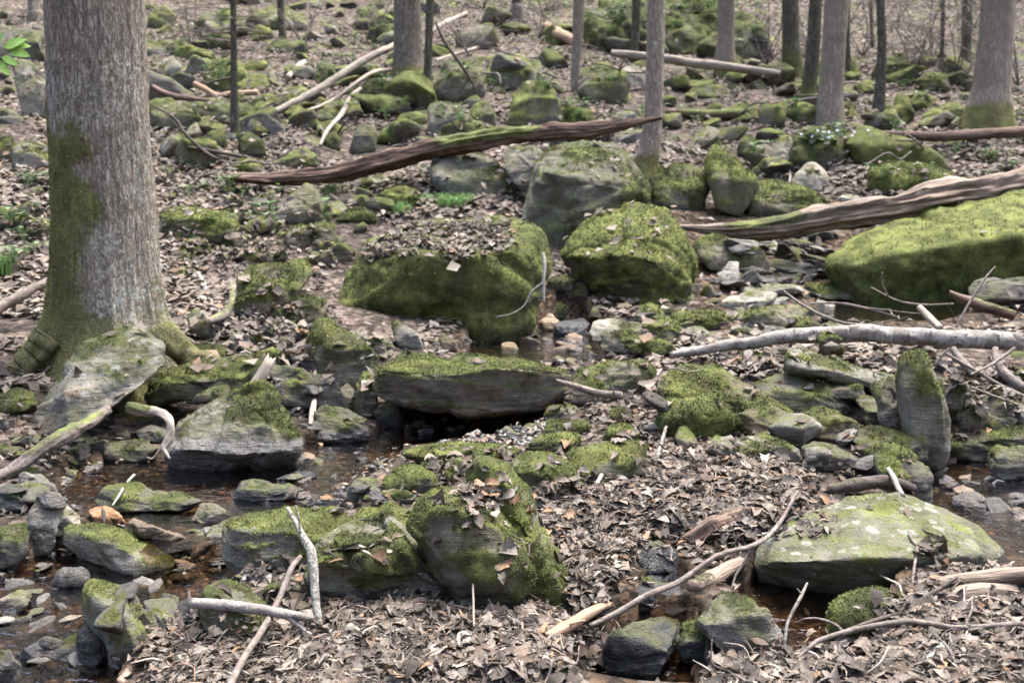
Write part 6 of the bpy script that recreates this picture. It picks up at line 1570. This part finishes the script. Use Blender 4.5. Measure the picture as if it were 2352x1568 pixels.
# ---------------------------------------------------------------- moss tufts on the rocks
def tufts(o, v, f, mk, Ydist, cap, name='moss'):
    a, b, c = v[f[:, 0]], v[f[:, 1]], v[f[:, 2]]
    fn = np.cross(b - a, c - a); ar = np.linalg.norm(fn, axis=1) / 2
    nz = fn / (2 * ar[:, None] + 1e-12)
    mw = sstep(.42, .6, mk[f].mean(1))
    w = ar * mw
    if w.sum() < .002: return
    dens, hh = (18000, .009) if Ydist < 5 else (11000, .012) if Ydist < 7.6 else (3800, .02)
    cnt = int(min(cap, w.sum() * dens))
    if cnt < 20: return
    k = rng.choice(len(f), cnt, p=w / w.sum())
    u, t = rng.random(cnt), rng.random(cnt)
    sw = u + t > 1; u[sw], t[sw] = 1 - u[sw], 1 - t[sw]
    p = a[k] + (b[k] - a[k]) * u[:, None] + (c[k] - a[k]) * t[:, None]
    kp = fbm(p * 7.0, 55, 3) + .35 * (fbm(p * 30.0, 56, 2) - .5) + .5 * (mw[k] * mk[f].mean(1)[k] - .6) > .47
    p, k = p[kp], k[kp]
    cnt = len(p)
    if cnt < 20: return
    d = nz[k] + rng.normal(size=(cnt, 3)) * .55 + np.array([0, 0, .25])
    d /= np.linalg.norm(d, axis=1, keepdims=True)
    s = np.cross(d, rng.normal(size=(cnt, 3))); s /= np.linalg.norm(s, axis=1, keepdims=True) + 1e-9
    L = hh * rng.uniform(.5, 1.5, (cnt, 1))
    wd = L * rng.uniform(.16, .32, (cnt, 1))
    p = p - nz[k] * .002
    V = np.stack([p - s * wd, p + s * wd, p + d * L], 1).reshape(-1, 3)
    F = np.arange(cnt * 3).reshape(-1, 3)
    loc = np.array(o.location)
    m = add(name, mesh_np(name, V - loc, F, False, None, [MAT_MOSS]), o, None, None, None, 'stuff')
    m.color = o.color
for o, v, f, mk in ROCKS:
    yd = v[:, 1].mean()
    if yd > 13.5: continue
    tufts(o, v, f, mk[:, 0], yd, 15000 if yd < 5.2 else 11000)
tb, bv, bf, bm_ = BIG
tufts(tb, bv, np.vstack([bf[:, [0, 1, 2]], bf[:, [0, 2, 3]]])[np.vstack([bf[:, [0, 1, 2]], bf[:, [0, 2, 3]]]).max(1) < len(bv)], bm_[:, 0], 7.0, 24000)
tb.children[-1].color = (1, 1, 1, .30)

# ---------------------------------------------------------------- shrubs, sapling twigs, plants
def bare_shrub(px, py, hgt, n, seed, label, spread=.6, lean=0.0):
    g = ground_at(px, py)
    r = np.random.default_rng(seed)
    parts = []
    for i in range(n):
        a = r.uniform(0, 6.28)
        d = np.array([math.cos(a) * spread + lean, math.sin(a) * spread, 1.0])
        L = hgt * r.uniform(.6, 1.1)
        p = [np.zeros(3)]
        for k in range(4):
            d = d + r.normal(size=3) * np.array([.28, .28, .12])
            p.append(p[-1] + d / np.linalg.norm(d) * L / 4)
        parts.append(tube(p, [.014, .011, .009, .006, .003], 4, 12, 0))
        for q in range(9):
            k = r.integers(1, 5)
            b0 = p[k - 1] + (p[k] - p[k - 1]) * r.random()
            e = r.normal(size=3) * np.array([1, 1, .45]) + np.array([0, 0, .25])
            e = e / np.linalg.norm(e) * L * r.uniform(.2, .45)
            b1 = b0 + e * .5 + r.normal(size=3) * .05
            parts.append(tube([b0, b1, b0 + e], [.006, .0045, .0025], 3, 6, 0))
            for z in range(3):
                b2 = b0 + e * r.uniform(.3, .9)
                e2 = r.normal(size=3) * L * .09
                parts.append(tube([b2, b2 + e2 * .5, b2 + e2], [.004, .003, .002], 3, 3, 0))
    o = add('shrub', None, None, label, 'shrub', 'bare shrubs in the background')
    o.location = g
    add('branches', tubes_mesh('branches', parts, WOOD['twig']), o)
    return o
for i, a in enumerate([(2080, 175, 2.6, 7, 'bare twiggy shrub between the thin dark trunk and the far sapling'), (2140, 150, 2.8, 8, 'bare twiggy shrub left of the wide right trunk'), (2200, 190, 2.6, 7, 'bare shrub touching the left side of the wide right trunk'),
                       (2340, 200, 3.0, 8, 'bare shrub at the right edge behind the wide trunk'), (1760, 150, 2.4, 6, 'bare shrub between the pale slim trunk and the dark pair'), (1980, 130, 2.6, 6, 'bare shrub right behind the pale trunk'),
                       (1080, 130, 2.2, 5, 'bare shrub above the flat-faced boulder'), (700, 110, 2.2, 5, 'bare shrub above the fallen pole'), (860, 90, 2.4, 6, 'bare shrub left of the brown trunk'), (440, 110, 2.0, 5, 'bare shrub right of the big trunk near the top edge'),
                       (1240, 90, 2.2, 5, 'bare shrub at the top edge in the centre'), (2260, 90, 3.2, 8, 'bare shrub far behind the wide right trunk'), (1860, 120, 2.6, 6, 'bare shrub behind the dark pair of trunks'), (600, 70, 2.2, 5, 'bare shrub right of the thin sapling at the top edge')]):
    bare_shrub(a[0], a[1], a[2], a[3], 900 + i, a[4])
# level twigs on the sapling
parts = []
sb = np.array(SAP.location)
ys_ = sb[1]
r = np.random.default_rng(77)
for i in range(26):
    p0 = at(537, r.uniform(-120, 130), ys_) - sb
    a = r.uniform(0, 6.28); L = r.uniform(.4, 1.2)
    e = np.array([math.cos(a), math.sin(a) * .8, r.uniform(-.18, .12)]) * L
    parts.append(tube([p0, p0 + e * .5 + np.array([0, 0, .03]), p0 + e], [.010, .007, .003], 4, 7, 0))
    for k in range(14):
        q = p0 + e * r.uniform(.2, 1.0)
        e2 = (np.array([-e[1], e[0], 0]) / L * r.choice([-1, 1]) + e / L * .6) * r.uniform(.08, .30)
        parts.append(tube([q, q + e2 * .5, q + e2], [.004, .003, .002], 3, 4, 0))
add('branches', tubes_mesh('branches', parts, WOOD['twig']), SAP)
# dark bare branches crossing the centre background
wood('branch', 'thin dark crooked branch hanging in front of the flat-faced boulder', 'branch', '1000,50 1020,95 1052,140 1078,178 1096,214', (5, 7, 8, 7, 5), 'dark', Y=(16.5, 16.5), sides=6, side=[('1052,140 1030,112 1000,100', 5, 0), ('1078,178 1060,205 1050,215', 4, 0)])

def blades(name, label, cat, px, py, n, hgt, rad, mat, seed, w=.006, droop=.6, Y=None):
    h, _n = see(px, py)
    r = np.random.default_rng(seed)
    V, F = [], []
    for i in range(n):
        a = r.uniform(0, 6.28); rr = rad * math.sqrt(r.random())
        b = np.array([math.cos(a) * rr, math.sin(a) * rr, -.02])
        a2 = r.uniform(0, 6.28)
        d = np.array([math.cos(a2), math.sin(a2), 0]) * droop * r.uniform(.3, 1)
        L = hgt * r.uniform(.6, 1.1)
        s = np.array([-math.sin(a2), math.cos(a2), 0]) * w
        for k in range(4):
            t = k / 3
            c = b + np.array([0, 0, 1]) * L * (t - .35 * t * t * droop) + d * L * t * t
            V += [c - s * (1 - t * .9), c + s * (1 - t * .9)]
        q = len(V) - 8
        F += [[q + 2 * k, q + 2 * k + 1, q + 2 * k + 3, q + 2 * k + 2] for k in range(3)]
    o = add(name, mesh_np(name, np.array(V), np.array(F), True, None, [mat]), None, label, cat, 'green plants on the slope')
    o.location = h
    return o
blades('grass_tuft', 'bright green grass tuft on the slope above the huge leafy boulder', 'grass', 1045, 472, 260, .26, .22, MAT_GRASS, 5, .007, .9)
blades('grass_tuft', 'smaller green grass tuft left of the bright one above the leafy boulder', 'grass', 920, 488, 120, .22, .14, MAT_GRASS, 6, .007, .8)
blades('grass_tuft', 'bright green grass tuft at the left edge beside the big trunk', 'grass', 4, 625, 120, .22, .08, MAT_GRASS, 7, .006, .5)
blades('grass_tuft', 'short green tuft behind the huge leafy boulder right of the grass', 'grass', 985, 460, 80, .16, .16, MAT_GRASS, 8, .006, .8)
# low green herbs, each plant with its leaves
def herb_mesh(seed, n, size, mat):
    r = np.random.default_rng(seed)
    V, F = [], []
    for i in range(n):
        a = r.uniform(0, 6.28)
        d = np.array([math.cos(a), math.sin(a), 0]); s = np.array([-d[1], d[0], 0])
        c0 = d * size * r.uniform(.05, .5) + np.array([0, 0, size * r.uniform(.15, .6)])
        L = size * r.uniform(.35, .6)
        up = np.array([0, 0, r.uniform(-.1, .5)])
        q = len(V)
        V += [c0, c0 + (d + up) * L * .5 + s * L * .3, c0 + (d + up * .6) * L, c0 + (d + up) * L * .5 - s * L * .3]
        F.append([q, q + 1, q + 2, q + 3])
        V += [d * .002 - s * .003 + np.array([0, 0, -.03]), d * .002 + s * .003 + np.array([0, 0, -.03]), c0 + s * .002, c0 - s * .002]
        F.append([q + 4, q + 5, q + 6, q + 7])
    return mesh_np('herb', np.array(V), np.array(F), True, None, [mat])
HERBS = [herb_mesh(i, 14, .16, MAT_GREEN) for i in range(5)]
hb = []
for poly, cnt in [([(780, 140), (1480, 120), (1480, 320), (800, 330)], 46), ([(360, 350), (980, 380), (960, 520), (380, 560)], 30), ([(1500, 160), (2352, 170), (2352, 420), (1560, 400)], 54), ([(360, 20), (900, 20), (900, 200), (380, 200)], 26), ([(0, 420), (100, 420), (100, 640), (0, 640)], 10), ([(1280, 0), (1760, 0), (1760, 90), (1300, 110)], 30)]:
    for px, py in in_polys(poly, cnt):
        h, n_ = see(px, py)
        if h is None or n_.z < .4 or h.y > 40: continue
        o = add('herb', random.choice(HERBS), None, None, 'plant', 'small green herbs on the slope')
        s = random.uniform(.8, 1.8)
        o.scale = (s, s, s); o.rotation_euler = (0, 0, random.uniform(0, 6.28)); o.location = h
        hb.append((o, px, py, 'small green leafy herb growing'))
name_all(hb)
# pale flowers on the overhanging boulder
h, _n = see(1900, 335)
V, F = [], []
r = np.random.default_rng(3)
fl = add('wildflowers', None, None, 'cluster of small pale violet flowers on the dark overhanging boulder', 'flowers')
fl.location = h
add('leaves', herb_mesh(60, 40, .34, MAT_GREEN), fl)
for i in range(16):
    c = np.array([r.normal() * .22, -.05 + r.normal() * .10, .10 + r.random() * .12])
    for k in range(4):
        a = k * 1.57 + r.random()
        e1 = np.array([math.cos(a), math.sin(a) * .5, math.sin(a) * .8]) * .022; e2 = np.array([-math.sin(a), math.cos(a) * .5, math.cos(a) * .8]) * .011
        q = len(V); V += [c, c + e1 * .6 + e2, c + e1, c + e1 * .6 - e2]; F.append([q, q + 1, q + 2, q + 3])
pet = add('petals', mesh_np('petals', np.array(V), np.array(F), True, None, [MAT_BLUSH]), fl)
pet['kind'] = 'stuff'
# spray of young leaves reaching in at the left edge
sp_ = add('leafy_spray', None, None, 'spray of fresh lime green leaves reaching in at the left edge', 'branch')
c0 = at(-40, 130, 6.4)
sp_.location = c0
add('stem', tubes_mesh('stem', [tube([np.array([-.5, .0, .12]), np.zeros(3), at(45, 112, 6.4) - c0], [.006, .005, .002], 6, 12, .05)], WOOD['twig']), sp_)
for i, (px, py, ang, L) in enumerate([(-4, 118, 2.7, 46), (8, 108, .3, 56), (4, 130, -.5, 40), (20, 116, -.25, 48), (-14, 110, .9, 40), (-8, 138, -.9, 44), (30, 108, .05, 40)]):
    lv, lf = leaf_tpl('beech', 950 + i, 9)
    s = L * 6.4 / FPX
    lo_ = add('leaf', mesh_np('leaf', (lv + np.array([.5, 0, 0])) * s * np.array([1, 1, .35]), lf, True, None, [MAT_LIME]), sp_)
    lo_.location = at(px, py, 6.4) - c0
    lo_.rotation_euler = (math.radians(55), -ang, 0)
# rhododendron-like dark green leaves over the cliff rock
def evergreen(px, py, hgt, wid, n, seed, label):
    h, _n = see(px, py)
    if h is None: return
    r = np.random.default_rng(seed)
    o = add('shrub', None, None, label, 'shrub', 'dark green shrubs on the cliff rock')
    o.location = h
    V, F, parts = [], [], []
    for i in range(n):
        d = r.normal(size=3) * np.array([wid, wid * .6, hgt * .45]) + np.array([0, 0, hgt * .5])
        if i % 6 == 0:
            parts.append(tube([np.zeros(3), d * .5 + r.normal(size=3) * .06, d], [.014, .010, .004], 4, 6, 0))
        for k in range(6):
            a = r.uniform(0, 6.28); e = np.array([math.cos(a), math.sin(a), r.uniform(-.5, .3)]) * r.uniform(.09, .15)
            s = np.array([-math.sin(a), math.cos(a), r.uniform(-.3, .3)]) * .03
            c = d + r.normal(size=3) * .06
            q = len(V); V += [c, c + e * .5 + s, c + e, c + e * .5 - s]; F.append([q, q + 1, q + 2, q + 3])
    add('branches', tubes_mesh('branches', parts, WOOD['dark']), o)
    lf_ = add('foliage', mesh_np('foliage', np.array(V), np.array(F), True, None, [MAT_GREEN]), o)
    lf_['kind'] = 'stuff'
for i, a in enumerate([(1400, 45, .5, .7, 50, 'dark green leafy shrub on the left of the mossy cliff rock'), (1600, 30, .5, .7, 50, 'dark green leafy shrub left of the pale slim trunk on the cliff'), (1250, 25, .6, .9, 50, 'sparse green shrub at the top edge left of the cliff rock'), (1110, 20, .6, .9, 45, 'sparse green shrub at the top edge right of the brown trunk')]):
    evergreen(*a[:5], 1200 + i, a[5])
